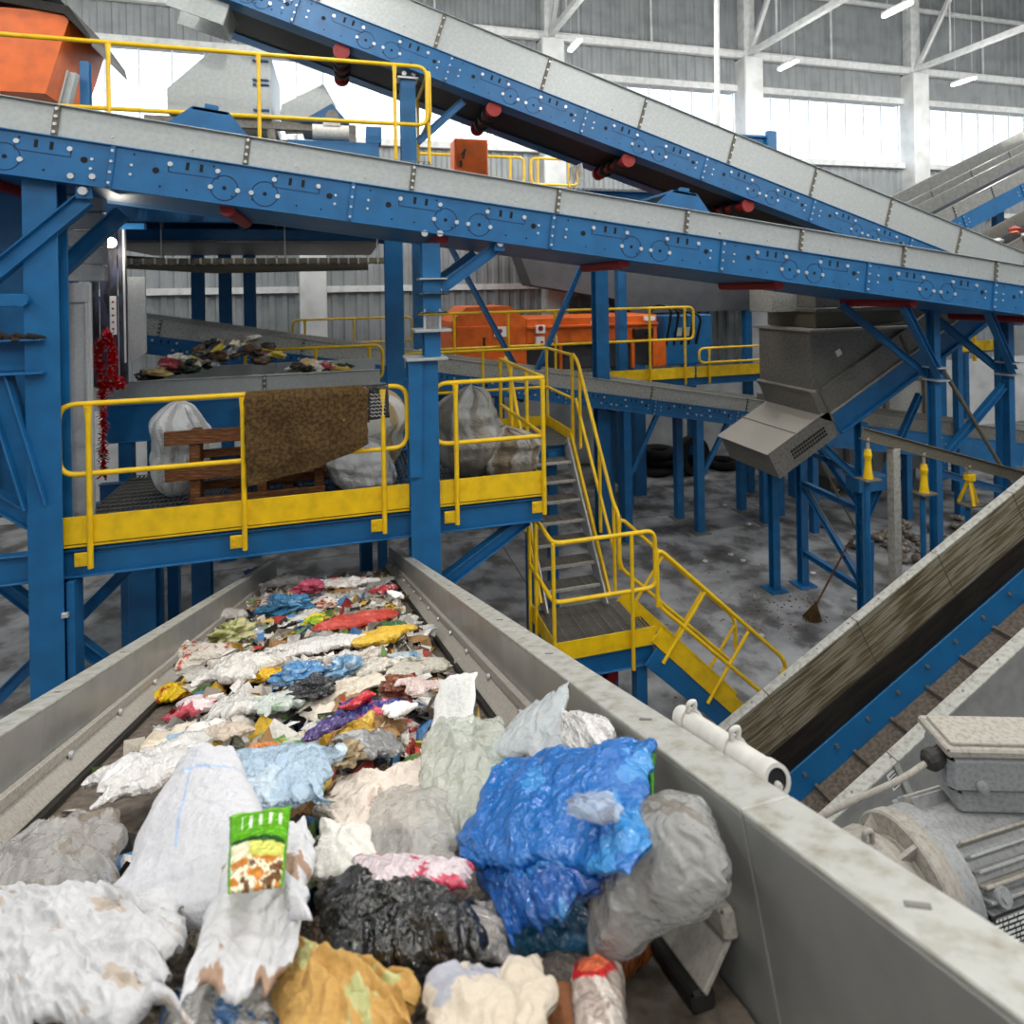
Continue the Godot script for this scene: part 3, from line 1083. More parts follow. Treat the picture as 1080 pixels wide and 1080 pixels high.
	for z in [-7.4, -9.2, -11.0, -13.0]:
		st = tool()
		var deep := 0.24 if z > -8.0 else 0.52
		section(st, V(-5.5, 6.5 - deep / 2, z), V(1.02, 6.5 - deep / 2, z), 0.14, deep, 0.014)
		part("main_beam", st, M.blue, p)
	for x in [-4.2, -3.4, -2.6, -1.8, -1.0, -0.2, 0.95]:
		st = tool()
		section(st, V(x, 6.36, -7.4), V(x, 6.36, -13.0), 0.1, 0.26, 0.012)
		part("joist", st, M.blue, p)
	for x in [-2.62, -2.15, -1.72]:
		steel_column("blue column behind the low conveyor holding up the upper platform", x, -12.7, 0.0, 6.26, 0.2, 0.2, "columns at the back of the upper platform")
	r = thing("handrail", "yellow tube handrail of the upper platform above the cross conveyor", "handrail", V(-1.5, 6.54, -7.3))
	rail_loop(r, V(-5.5, 6.54, -7.32), V(1.0, 6.54, -7.32), 1.11, 0.42, 0.024, false, true)
	for x in [-3.9, -2.32, -0.86, 0.62]:
		rail_post(r, V(x, 6.54, -7.3), 0.0, 1.11)
	r = thing("handrail", "yellow tube handrail at the end of the upper platform, running under the steep conveyor", "handrail", V(1.02, 6.54, -8.6))
	rail_loop(r, V(1.04, 6.54, -7.4), V(1.04, 6.54, -10.5), 1.11, 0.52, 0.022, true, false)
	for z in [-7.5, -8.6, -9.7]:
		rail_post(r, V(1.04, 6.54, z), 0.0, 1.11)
	c = thing("conveyor_post", "blue channel post holding the steep conveyor above the upper platform", "post", V(0.83, 6.54, -7.85))
	st = tool()
	section(st, V(0.83, 6.56, -7.9), V(0.83, 7.66, -7.9), 0.19, 0.16, 0.014)
	part("shaft", st, M.blue, c)
	st = tool()
	lohi(st, V(0.7, 7.66, -8.0), V(0.96, 7.69, -7.78))
	disc(st, V(0.78, 7.72, -7.8), V(0, 0, 1), 0.03, 0.03, 8)
	disc(st, V(0.9, 7.72, -7.8), V(0, 0, 1), 0.03, 0.03, 8)
	part("cap_plate", st, M.bolt, c)
	st = tool()
	section(st, V(0.95, 6.9, -7.9), V(1.55, 7.45, -7.9), 0.08, 0.09, 0.01)
	part("brace", st, M.blue, c)
	# cable tray hung below the upper platform
	c = thing("cable_tray", "dusty ladder cable tray hanging below the upper platform", "cable tray", V(-1.2, 5.5, -9.4))
	st = tool()
	lohi(st, V(-3.2, 5.42, -9.3), V(0.72, 5.5, -9.29), 0.001)
	part("tray_side", st, M.seam, c)
	st = tool()
	lohi(st, V(-3.2, 5.42, -9.6), V(0.72, 5.5, -9.59), 0.001)
	part("tray_side", st, M.seam, c)
	for k in 28:
		st = tool()
		lohi(st, V(-3.15 + 0.14 * k, 5.42, -9.6), V(-3.125 + 0.14 * k, 5.445, -9.285), 0.001)
		lohi(st, V(-3.15 + 0.14 * k, 5.42, -9.292), V(-3.125 + 0.14 * k, 5.5, -9.28), 0.001)
		part("rung", st, M.zinc_worn, c)
	st = tool()
	for k in 5:
		tube(st, PackedVector3Array([V(-3.2, 5.45, -9.34 - 0.05 * k), V(-1.2, 5.46, -9.34 - 0.05 * k), V(0.72, 5.45, -9.33 - 0.05 * k)]), 0.015, 6)
	part("cables", st, M.black_plastic, c)
	st = tool()
	for x in [-2.4, -0.8, 0.5]:
		tube(st, PackedVector3Array([V(x, 5.5, -9.45), V(x, 6.5, -9.45)]), 0.01, 5)
	part("hanger_rod", st, M.zinc, c)
	c = thing("ventilation_duct", "dusty round duct slung under the upper platform", "duct", V(-1.6, 5.2, -10.4))
	st = tool()
	tube(st, PackedVector3Array([V(-3.4, 5.52, -10.3), V(-1.9, 5.42, -10.4), V(0.4, 5.45, -10.4)]), 0.1, 14)
	part("pipe", st, M.seam, c)
	st = tool()
	for x in [-2.6, -1.0]:
		tube(st, PackedVector3Array([V(x, 5.5, -10.35), V(x, 6.3, -10.35)]), 0.01, 5)
	part("hanger_rod", st, M.zinc, c)
	# rails in the depth of the hall, seen between the columns
	for s in [["low yellow handrail beyond the low conveyor in front of the ribbed wall", V(-1.0, 3.45, -13.2), V(1.4, 3.45, -13.2)], ["yellow handrail beside the waste heap behind the sorting conveyor", V(-1.35, 3.2, -9.4), V(0.55, 3.2, -9.4)]]:
		r = thing("handrail", s[0], "handrail", s[1])
		rail_loop(r, s[1], s[2], 1.0, 0.5)
		for t in [0.1, 0.5, 0.9]:
			rail_post(r, s[1].lerp(s[2], t), -0.4, 1.0)
	p = thing("catwalk", "narrow blue catwalk below the far yellow handrail", "platform", V(0, 3.3, -13.4))
	st = tool()
	lohi(st, V(-1.2, 2.9, -13.9), V(1.6, 3.05, -13.1))
	part("deck", st, M.dark_zinc, p)
	for x in [-1.1, 0.2, 1.5]:
		strut(p, "leg", V(x, 0, -13.5), V(x, 2.9, -13.5), 0.14, M.blue)
	p = thing("sorting_frame", "blue steel walkway edge behind the sorting conveyor", "frame", V(-0.4, 2.9, -9.4))
	st = tool()
	section(st, V(-2.4, 2.7, -9.4), V(0.6, 2.7, -9.4), 0.1, 0.2)
	part("beam", st, M.blue, p)
	for x in [-2.3, 0.5]:
		strut(p, "leg", V(x, 0, -9.4), V(x, 2.6, -9.4), 0.14, M.blue)


func build_stairs() -> void:
	var st: SurfaceTool
	var t := thing("stair_flight", "steep upper stair flight with grating treads and yellow edges", "stairs", V(2.4, 1.45, -7.0))
	var y := 3.0
	for i in 7:
		var yy := 3.0 - (i + 1) * 0.194
		var zz := -7.55 + (i + 1) * 0.144
		st = grating(V(2.1, yy - 0.03, zz - 0.2), V(2.76, yy, zz + 0.02), 0.035, 0.08, false)
		var tr := part("tread", st, M.dark_zinc, t)
		st = tool()
		lohi(st, V(2.1, yy - 0.03, zz + 0.01), V(2.76, yy + 0.003, zz + 0.035), 0.002)
		part("nosing", st, M.zinc_worn, tr)
	for x in [2.08, 2.78]:
		st = tool()
		beam(st, V(x, 3.0, -7.62), V(x, 1.42, -6.44), 0.02, 0.22, Vector3.UP)
		part("stringer", st, M.steel, t)
	for x in [2.03, 2.84]:
		st = tool()
		beam(st, V(x, 3.1, -7.6), V(x, 1.55, -6.45), 0.03, 0.07)
		part("edge_strip", st, M.yellow, t)
	# supports behind the treads
	for x in [2.3, 2.6]:
		st = tool()
		beam(st, V(x, 0, -7.7), V(x, 2.85, -7.7), 0.12, 0.12)
		part("post", st, M.blue, t)
	t = thing("stair_handrail", "slanting yellow handrail beside the upper stair flight", "handrail", V(2.86, 1.45, -7.0))
	st = tool()
	tube(st, rounded(PackedVector3Array([V(2.9, 4.13, -7.62), V(2.9, 4.05, -7.45), V(2.9, 2.56, -6.42), V(2.9, 2.5, -6.3), V(2.9, 1.95, -6.3)]), 0.1), 0.022)
	part("rail", st, M.yellow, t)
	st = tool()
	tube(st, PackedVector3Array([V(2.9, 3.56, -7.55), V(2.9, 2.02, -6.42)]), 0.02)
	part("rail", st, M.yellow, t)
	for s in [[3.95, -7.4], [3.1, -6.8], [2.56, -6.42]]:
		st = tool()
		tube(st, PackedVector3Array([V(2.9, s[0] - 1.0, s[1] + 0.0), V(2.9, s[0], s[1])]), 0.02)
		part("post", st, M.yellow, t)
	t = thing("stair_handrail", "yellow handrail of the upper flight beside the grey sacks", "handrail", V(2.0, 1.45, -7.0))
	st = tool()
	tube(st, rounded(PackedVector3Array([V(1.98, 4.13, -7.62), V(1.98, 4.05, -7.45), V(1.98, 2.56, -6.42)]), 0.1), 0.021)
	tube(st, PackedVector3Array([V(1.98, 3.5, -7.5), V(1.98, 2.02, -6.42)]), 0.02)
	part("rail", st, M.yellow, t)
	for s in [[3.9, -7.35], [3.2, -6.86], [2.56, -6.42]]:
		st = tool()
		tube(st, PackedVector3Array([V(1.98, s[0] - 1.0, s[1]), V(1.98, s[0], s[1])]), 0.02)
		part("post", st, M.yellow, t)

	# half landing
	t = thing("stair_landing", "half landing of open grating with a yellow toe board", "platform", V(2.45, 0, -6.05))
	part("deck_grating", grating(V(1.93, 1.42, -6.5), V(2.95, 1.45, -5.66), 0.036, 0.1, false), M.dark_zinc, t)
	for s in [[V(1.92, 0, -5.64), V(2.98, 0, -5.64)], [V(1.92, 0, -5.64), V(1.92, 0, -6.5)]]:
		toe(t, s[0], s[1], 1.40, 1.58)
	st = tool()
	section(st, V(1.9, 1.28, -5.7), V(2.98, 1.28, -5.7), 0.08, 0.2, 0.012)
	part("edge_beam", st, M.blue, t)
	st = tool()
	section(st, V(1.9, 1.28, -6.45), V(2.98, 1.28, -6.45), 0.08, 0.2, 0.012)
	part("edge_beam", st, M.blue, t)
	for q in [V(1.98, 0, -5.75), V(2.85, 0, -5.75), V(1.98, 0, -6.45), V(2.85, 0, -6.45)]:
		st = tool()
		beam(st, q, q + V(0, 1.2, 0), 0.12, 0.12)
		part("leg", st, M.blue, t)
	t = thing("handrail", "yellow tube handrail round the half landing of the stairs", "handrail", V(2.3, 1.45, -5.6))
	st = tool()
	tube(st, rounded(PackedVector3Array([V(1.9, 2.62, -6.42), V(1.9, 2.55, -5.62), V(2.98, 2.55, -5.62), V(2.98, 1.98, -5.62), V(1.9, 1.98, -5.62), V(1.9, 2.02, -6.42)]), 0.1), 0.022)
	part("rail", st, M.yellow, t)
	for q in [V(1.9, 0, -6.42), V(1.9, 0, -6.2), V(1.9, 0, -5.62), V(2.72, 0, -5.61)]:
		st = tool()
		tube(st, PackedVector3Array([q + V(0, 1.2, 0), q + V(0, 2.55, 0)]), 0.02)
		part("post", st, M.yellow, t)

	# lower flight
	t = thing("stair_flight", "lower stair flight going down from the half landing to the floor", "stairs", V(3.7, 0, -6.0))
	for i in 6:
		var yy := 1.45 - (i + 1) * 0.207
		var xx := 2.98 + (i + 1) * 0.207
		st = grating(V(xx - 0.2, yy - 0.03, -6.42), V(xx + 0.03, yy, -5.7), 0.035, 0.1, true)
		part("tread", st, M.dark_zinc, t)
	for z in [-5.64, -6.46]:
		st = tool()
		beam(st, V(2.92, 1.28, z), V(4.3, -0.1 + 0.1, z), 0.02, 0.2)
		part("stringer", st, M.blue, t)
		st = tool()
		beam(st, V(2.98, 1.5, z + 0.015), V(4.42, 0.06, z + 0.015), 0.01, 0.16)
		part("toe_strip", st, M.yellow, t)
	for z in [-5.62, -6.5]:
		t = thing("stair_handrail", "slanting yellow handrail of the lower flight %s" % ("on the open side" if z > -6 else "on the landing side, behind its twin"), "handrail", V(3.7, 0, z))
		st = tool()
		tube(st, rounded(PackedVector3Array([V(3.0, 1.78, z), V(3.0, 2.38, z), V(4.5, 0.98, z), V(4.5, 0.6, z)]), 0.12), 0.022)
		tube(st, rounded(PackedVector3Array([V(3.0, 1.9, z), V(3.02, 1.78, z), V(4.4, 0.5, z)]), 0.08), 0.022)
		part("rail", st, M.yellow, t)
		for x in [3.35, 3.85, 4.3]:
			st = tool()
			var yb: float = 1.45 - (x - 2.98)
			# the uprights stand square to the flight
			tube(st, PackedVector3Array([V(x - 0.3, yb + 0.12, z), V(x + 0.2, yb + 0.78, z)]), 0.018)
			part("post", st, M.yellow, t)


# ---------------------------------------------------------------- machines in the depth of the hall

func lettering(parent: Node, text: String, at: Vector3, h: float, m: Material, depth := 0.004, turn := Basis()) -> void:
	var tm := TextMesh.new()
	var f := SystemFont.new()
	f.font_names = PackedStringArray(["Droid Sans"])
	tm.font = f
	tm.text = text
	tm.font_size = 32
	tm.pixel_size = h / 26.0
	tm.depth = depth
	var o := part("lettering", tm, m, parent)
	o.transform = Transform3D(turn, at - O)


func build_far_machines() -> void:
	var st: SurfaceTool
	# platform in front of the baler
	var p := thing("baler_platform", "long blue platform with bright yellow edge in front of the orange baler", "platform", V(5.5, 0, -12.6))
	part("deck_grating", grating(V(1.4, 3.06, -13.0), V(10.6, 3.1, -12.1), 0.08, 0.3), M.dark_zinc, p)
	for z in [-12.15, -12.95]:
		st = tool()
		section(st, V(1.4, 2.93, z), V(10.6, 2.93, z), 0.1, 0.24)
		part("edge_beam", st, M.blue, p)
	toe(p, V(1.4, 0, -12.08), V(7.45, 0, -12.08), 2.98, 3.22)
	toe(p, V(7.5, 0, -12.08), V(10.6, 0, -12.08), 2.98, 3.22)
	for x in [3.2, 6.2, 9.4]:
		st = tool()
		beam(st, V(x, 0, -12.9), V(x, 2.8, -12.9), 0.18, 0.18)
		part("leg", st, M.blue, p)
	var r := thing("handrail", "long yellow handrail in front of the orange baler", "handrail", V(4.5, 3.1, -12.05))
	rail_loop(r, V(1.4, 3.1, -12.05), V(7.42, 3.1, -12.05), 1.44, 0.74, 0.028, false, true)
	for x in [2.1, 3.2, 4.2, 5.35, 6.35, 7.2]:
		rail_post(r, V(x, 3.1, -12.04), -0.25, 1.44, 0.026)
	r = thing("handrail", "short yellow handrail loop beside the grey chute", "handrail", V(9, 3.1, -12.05))
	rail_loop(r, V(7.55, 3.1, -12.05), V(10.5, 3.1, -12.05), 0.52, 0.2, 0.026, true, true)
	for x in [7.8, 9.2]:
		rail_post(r, V(x, 3.1, -12.04), -0.25, 0.52, 0.024)
	# baler
	var b := thing("baler", "orange waste baler with warning stickers behind the yellow handrail", "machine", V(5, 0, -13.9))
	st = tool()
	prism(st, V(0, 0, -13.3), Basis(), PackedVector2Array([Vector2(2.25, 3.1), Vector2(3.95, 3.1), Vector2(3.95, 4.32), Vector2(3.6, 4.62), Vector2(2.6, 4.62), Vector2(2.25, 4.3)]), -1.6)
	part("press_head", st, M.orange, b)
	st = tool()
	lohi(st, V(3.95, 3.75, -14.8), V(7.2, 4.34, -13.28), 0.02)
	lohi(st, V(3.95, 4.1, -13.28), V(7.2, 4.16, -13.2), 0.01)
	part("press_channel", st, M.orange, b)
	st = tool()
	lohi(st, V(3.95, 3.1, -14.6), V(7.2, 3.75, -13.6), 0.02)
	part("press_base", st, M.dark_machine, b)
	for x in [4.7, 5.6, 6.5, 7.05]:
		st = tool()
		lohi(st, V(x, 3.1, -13.3), V(x + (0.35 if x > 6.8 else 0.08), 3.75, -13.22), 0.01)
		part("rib", st, M.orange, b)
	st = tool()
	lohi(st, V(2.35, 3.2, -13.29), V(3.1, 4.2, -13.26), 0.01)
	var bd := part("door", st, M.orange, b)
	st = tool()
	lohi(st, V(2.95, 3.7, -13.26), V(2.99, 3.95, -13.22), 0.004)
	part("door_handle", st, M.black_plastic, bd)
	for q in [[3.2, 3.95, 0.28, 0.22], [4.15, 4.0, 0.22, 0.18], [4.15, 3.72, 0.2, 0.2], [4.45, 3.72, 0.2, 0.2], [5.5, 4.13, 0.28, 0.1], [6.85, 4.2, 0.26, 0.1]]:
		st = tool()
		lohi(st, V(q[0], q[1], -13.29), V(q[0] + q[2], q[1] + q[3], -13.255 if q[0] < 3.9 else -13.19), 0.002)
		part("sticker", st, M.paper, b)
	for q in [[4.28, 3.78, 0.03], [4.56, 3.78, 0.03], [4.26, 4.09, 0.06], [3.34, 4.06, 0.05]]:
		st = tool()
		disc(st, V(q[0], q[1] + 0.02, -13.19 if q[0] > 3.9 else -13.256), V(0, 0, 1), q[2], 0.01, 10)
		part("warning_sign", st, M.red, b)
	st = tool()
	lohi(st, V(6.55, 3.8, -13.29), V(7.05, 4.02, -13.17), 0.01)
	disc(st, V(6.9, 3.91, -13.17), V(0, 0, 1), 0.05, 0.05, 10)
	part("valve_box", st, M.black_plastic, b)
	for x in [2.8, 6.8]:
		for z in [-13.6, -14.6]:
			strut(b, "leg", V(x, 0, z), V(x, 3.12, z), 0.3, M.blue)
	# the dark receiving bin above the baler
	b = thing("receiving_bin", "large grey steel bin behind the baler", "bin", V(8, 0, -15))
	st = tool()
	prism(st, V(0, 0, -14.95), Basis(), PackedVector2Array([Vector2(3.9, 7.0), Vector2(4.6, 5.1), Vector2(6.9, 4.7), Vector2(7.4, 4.3), Vector2(11.4, 4.3), Vector2(11.4, 7.0)]), -0.85)
	part("hopper", st, M.dark_machine, b)
	for x in [7.6, 9.2, 11.0]:
		strut(b, "leg", V(x, 0, -15.1), V(x, 4.4, -15.1), 0.2, M.blue)
	b = thing("pump_unit", "blue hydraulic unit with hoses beside the baler", "machine", V(8, 3.1, -13.6))
	st = tool()
	lohi(st, V(7.4, 3.1, -13.9), V(8.7, 4.3, -13.3), 0.02)
	part("tank", st, M.blue, b)
	st = tool()
	for k in 5:
		tube(st, rounded(PackedVector3Array([V(7.45 + 0.2 * k, 3.6, -13.3), V(7.5 + 0.2 * k, 4.5 - 0.05 * k, -13.1), V(7.2, 4.6, -13.3), V(7.0, 4.2, -13.5)]), 0.2), 0.03, 6)
	part("hoses", st, M.black_plastic, b)
	st = tool()
	lohi(st, V(7.7, 3.8, -13.29), V(8.1, 4.0, -13.24))
	part("gauge_panel", st, M.zinc, b)

	# far upper platform with the orange cabinet
	p = thing("upper_gantry", "blue gantry deck behind the steep conveyor", "platform", V(3.2, 6.6, -11.3))
	part("deck_grating", grating(V(1.4, 6.66, -12.6), V(6.0, 6.7, -9.8), 0.08, 0.4), M.dark_zinc, p)
	for z in [-9.85, -11.45, -12.55]:
		st = tool()
		section(st, V(1.4, 6.54, z), V(6.0, 6.54, z), 0.12, 0.24)
		part("main_beam", st, M.blue, p)
	for x in [1.45, 5.9]:
		st = tool()
		section(st, V(x, 6.54, -9.6), V(x, 6.54, -12.6), 0.12, 0.22)
		part("joist", st, M.blue, p)
		for z in [-12.5]:
			st = tool()
			beam(st, V(x, 0, z), V(x, 6.42, z), 0.2, 0.2)
			part("column", st, M.blue, p)
	for s in [[V(2.0, 5.9, -11.9), V(3.35, 3.35, -11.9)], [V(5.2, 6.4, -11.9), V(3.75, 3.35, -11.9)]]:
		st = tool()
		section(st, s[0], s[1], 0.1, 0.1, 0.012)
		part("brace", st, M.blue, p)
	r = thing("handrail", "small yellow handrail on the gantry behind the steep conveyor", "handrail", V(3, 6.7, -12.5))
	rail_loop(r, V(1.5, 6.7, -12.4), V(3.7, 6.7, -12.4), 1.05, 0.5, 0.028, false, true)
	rail_loop(r, V(3.85, 6.7, -12.4), V(4.9, 6.7, -12.4), 1.05, 0.5, 0.028, true, true)
	for x in [2.4, 3.4, 4.0, 4.7]:
		rail_post(r, V(x, 6.7, -12.4), 0.0, 1.05, 0.026)
	b = thing("switch_cabinet", "orange control cabinet on the gantry behind the yellow corner rail", "cabinet", V(2.05, 6.7, -10))
	st = tool()
	lohi(st, V(1.78, 6.7, -10.3), V(2.34, 7.47, -9.9), 0.015)
	part("body", st, M.orange, b)
	st = tool()
	lohi(st, V(1.81, 6.74, -9.9), V(2.31, 7.43, -9.885), 0.004)
	var cd := part("door", st, M.orange, b)
	st = tool()
	lohi(st, V(1.86, 7.0, -9.885), V(1.9, 7.1, -9.86))
	part("handle", st, M.black_plastic, cd)
	st = tool()
	tube(st, rounded(PackedVector3Array([V(1.9, 7.2, -9.86), V(1.94, 7.28, -9.8), V(1.9, 7.12, -9.8)]), 0.02), 0.02, 6)
	part("lever", st, M.black_plastic, cd)
	b = thing("control_box", "blue steel box fixed behind the steep conveyor in front of the windows", "cabinet", V(6.7, 6.6, -9.2))
	st = tool()
	lohi(st, V(6.2, 6.9, -9.6), V(7.2, 7.52, -9.1), 0.01)
	lohi(st, V(6.15, 7.52, -9.65), V(7.25, 7.56, -9.05), 0.01)
	part("body", st, M.blue, b)
	st = tool()
	lohi(st, V(7.05, 7.3, -9.1), V(7.24, 7.64, -9.02), 0.01)
	part("junction_box", st, M.blue, b)
	for x in [6.3, 7.0]:
		strut(b, "bracket", V(x, 6.2, -9.08), V(x, 6.95, -9.14), 0.08, M.blue)

	# chutes on the upper platform
	b = thing("feed_hopper", "orange feed hopper on slanting grey legs at the end of the upper platform", "hopper", V(-3.6, 6.54, -9))
	st = tool()
	prism(st, V(0, 0, -8.8), Basis(), PackedVector2Array([Vector2(-5.2, 8.5), Vector2(-5.0, 7.5), Vector2(-3.48, 7.5), Vector2(-3.22, 8.42), Vector2(-3.3, 8.52)]), -1.2)
	part("bin", st, M.orange, b)
	st = tool()
	prism(st, V(0, 0, -8.75), Basis(), PackedVector2Array([Vector2(-5.2, 8.5), Vector2(-3.9, 8.56), Vector2(-3.25, 8.48), Vector2(-3.0, 8.2), Vector2(-2.95, 8.1), Vector2(-2.98, 8.25), Vector2(-3.2, 8.58), Vector2(-3.9, 8.68), Vector2(-5.2, 8.64)]), -1.3)
	part("rubber_cover", st, M.belt, b)
	st = tool()
	prism(st, V(0, 0, -8.6), Basis(), PackedVector2Array([Vector2(-5.2, 8.68), Vector2(-4.0, 8.7), Vector2(-3.3, 8.66), Vector2(-3.6, 8.98), Vector2(-5.2, 9.1)]), -1.0)
	part("hood", st, M.zinc, b)
	st = tool()
	section(st, V(-3.42, 6.56, -8.72), V(-3.15, 7.75, -8.72), 0.12, 0.1)
	part("leg", st, M.zinc, b)
	st = tool()
	section(st, V(-3.3, 6.56, -8.72), V(-4.3, 7.7, -8.72), 0.1, 0.08)
	part("leg", st, M.zinc, b)
	st = tool()
	section(st, V(-3.08, 6.56, -8.9), V(-3.08, 7.95, -8.9), 0.1, 0.1)
	part("post", st, M.blue, b)
	st = tool()
	section(st, V(-4.9, 6.56, -9.9), V(-4.9, 7.5, -9.9), 0.1, 0.1)
	part("post", st, M.blue, b)
	b = thing("transfer_chute", "grey sheet-metal chute with one slanting corner on the upper platform", "chute", V(-1.4, 6.54, -8.9))
	st = tool()
	prism(st, V(0, 0, -8.35), Basis(), PackedVector2Array([Vector2(-2.03, 7.22), Vector2(-0.98, 7.22), Vector2(-0.98, 8.03), Vector2(-1.55, 8.0), Vector2(-2.03, 7.52)]), -1.2)
	part("hood", st, M.zinc, b)
	st = tool()
	prism(st, V(0, 0, -8.33), Basis(), PackedVector2Array([Vector2(-0.97, 7.22), Vector2(-0.84, 7.22), Vector2(-0.84, 8.03), Vector2(-0.97, 8.03)]), -1.25)
	part("end_flange", st, M.zinc, b)
	st = tool()
	for y in [7.3, 7.62, 7.68, 7.92]:
		lohi(st, V(-1.05, y, -8.33), V(-0.86, y + 0.02, -8.3), 0.002)
	part("toggle_latch", st, M.blue, b)
	st = tool()
	lohi(st, V(-2.3, 7.1, -8.5), V(0.2, 7.2, -8.4))
	lohi(st, V(-2.3, 7.1, -9.5), V(0.2, 7.2, -9.4))
	for x in [-2.2, -0.9, 0.1]:
		lohi(st, V(x, 6.54, -8.5), V(x + 0.1, 7.1, -8.4))
		lohi(st, V(x, 6.54, -9.5), V(x + 0.1, 7.1, -9.4))
	part("stand", st, M.dark_zinc, b)
	b = thing("inclined_conveyor_head", "small grey hood over a blue conveyor head beside the upper chute", "conveyor", V(-0.3, 7.2, -8.7))
	st = tool()
	prism(st, V(0, 0, -8.4), Basis(), PackedVector2Array([Vector2(-0.75, 7.26), Vector2(-0.72, 7.42), Vector2(-0.2, 7.72), Vector2(-0.05, 7.45), Vector2(-0.1, 7.3)]), -0.9)
	part("hood", st, M.zinc, b)
	st = tool()
	prism(st, V(0, 0, -8.36), Basis(), PackedVector2Array([Vector2(-0.5, 7.2), Vector2(-0.1, 7.46), Vector2(0.12, 7.2)]), -0.98)
	part("side_frame", st, M.blue, b)
	st = tool()
	disc(st, V(-0.1, 7.28, -8.36), V(0, 0, 1), 0.08, 0.06, 14)
	part("bearing", st, M.dark_zinc, b)
	b = thing("gear_motor", "small pale gear motor on a blue stand behind the cross conveyor", "motor", V(-0.1, 6.54, -7.7))
	st = tool()
	tube(st, PackedVector3Array([V(-0.32, 6.92, -7.75), V(0.1, 6.92, -7.75)]), 0.1, 14)
	lohi(st, V(-0.2, 6.98, -7.82), V(0.0, 7.08, -7.66), 0.01)
	part("housing", st, M.white_plastic, b)
	st = tool()
	lohi(st, V(-0.6, 6.54, -7.85), V(0.45, 6.8, -7.65))
	lohi(st, V(0.3, 6.8, -7.85), V(0.48, 7.0, -7.65))
	part("stand", st, M.blue, b)

	# tyres by the back wall
	for q in [[8.0, 0.0, -15.0, "bottom tyre of the three-tyre stack"], [8.25, 0.23, -15.05, "middle tyre of the three-tyre stack"], [8.1, 0.46, -15.0, "top tyre of the three-tyre stack"], [9.0, 0.0, -15.2, "lower tyre of the two-tyre stack"], [9.1, 0.23, -15.2, "upper tyre of the two-tyre stack"], [10.0, 0.0, -14.9, "single black tyre lying flat"]]:
		var c := V(q[0], q[1] + 0.11, q[2])
		O = V(q[0], q[1], q[2])
		st = tool()
		var prof := PackedVector2Array()
		for k in 13:
			var a := TAU * k / 12.0
			prof.append(Vector2(0.36 + 0.13 * cos(a), 0.11 * sin(a)))
		lathe(st, c, V(0, 1, 0), prof, 22)
		solo("tyre", q[3] + " by the white wall base", "tyre", st, M.rubber_tyre, O, "old tyres by the back wall")
	O = V(8.9, 0.0, -14.5)
	st = tool()
	lathe(st, V(8.9, 0.5, -14.6), V(0.2, 0.1, 1).normalized(), PackedVector2Array([Vector2(0.3, -0.12), Vector2(0.5, -0.12), Vector2(0.52, 0), Vector2(0.5, 0.12), Vector2(0.3, 0.12), Vector2(0.3, -0.12)]), 24)
	solo("tyre", "old black tyre standing upright against the stack", "tyre", st, M.rubber_tyre, O)

	# low conveyor and bins in the far corner behind the tower
	conveyor("belt_conveyor", "low dark conveyor near the floor behind the tower", V(8.6, 2.66, -10.3), -atan(0.168), 6.2, 1.2, 0.3, 0.5, {"plates": false, "zinc": M.dark_zinc, "roller_mat": M.belt, "legs": [0.6, 3.0, 5.6]})
	b = thing("skip_bin", "pale grey waste bin beyond the low dark conveyor", "bin", V(12.2, 0, -12.6))
	st = tool()
	prism(st, V(0, 0, -12.1), Basis(), PackedVector2Array([Vector2(10.6, 1.0), Vector2(11.0, 0.4), Vector2(14.0, 0.4), Vector2(14.3, 1.0), Vector2(14.3, 2.7), Vector2(10.6, 2.7)]), -1.2)
	part("body", st, M.zinc_worn, b)
	for x in [11.4, 12.6, 13.8]:
		st = tool()
		lohi(st, V(x, 0.5, -12.1), V(x + 0.1, 2.7, -12.0))
		part("rib", st, M.dark_zinc, b)
	st = tool()
	lohi(st, V(10.55, 2.62, -12.1), V(14.35, 2.74, -12.0))
	part("rib", st, M.dark_zinc, b)
	for x in [11.2, 13.6]:
		st = tool()
		lohi(st, V(x, 0, -13.2), V(x + 0.2, 0.42, -12.3))
		part("skid", st, M.dark_zinc, b)
	b = thing("yellow_walkway", "yellow-edged walkway beyond the tower", "platform", V(12.5, 3.3, -11.6))
	st = tool()
	lohi(st, V(9.8, 3.25, -11.9), V(16, 3.5, -11.85))
	part("toe_board", st, M.yellow, b)
	st = tool()
	lohi(st, V(9.8, 3.2, -12.6), V(16, 3.26, -11.9))
	part("deck", st, M.dark_zinc, b)
	for x in [10.4, 11.9, 12.1, 13.6, 15.2]:
		st = tool()
		tube(st, PackedVector3Array([V(x, 3.0, -11.84), V(x, 4.6, -11.84)]), 0.045, 8)
		part("post", st, M.yellow, b)
	st = tool()
	tube(st, PackedVector3Array([V(9.8, 4.6, -11.84), V(16, 4.6, -11.84)]), 0.04, 8)
	part("rail", st, M.yellow, b)
	for x in [10.2, 12.4, 14.6]:
		st = tool()
		beam(st, V(x, 0, -12.3), V(x, 3.2, -12.3), 0.22, 0.22)
		part("column", st, M.blue, b)


# ---------------------------------------------------------------- chute conveyor on its tower

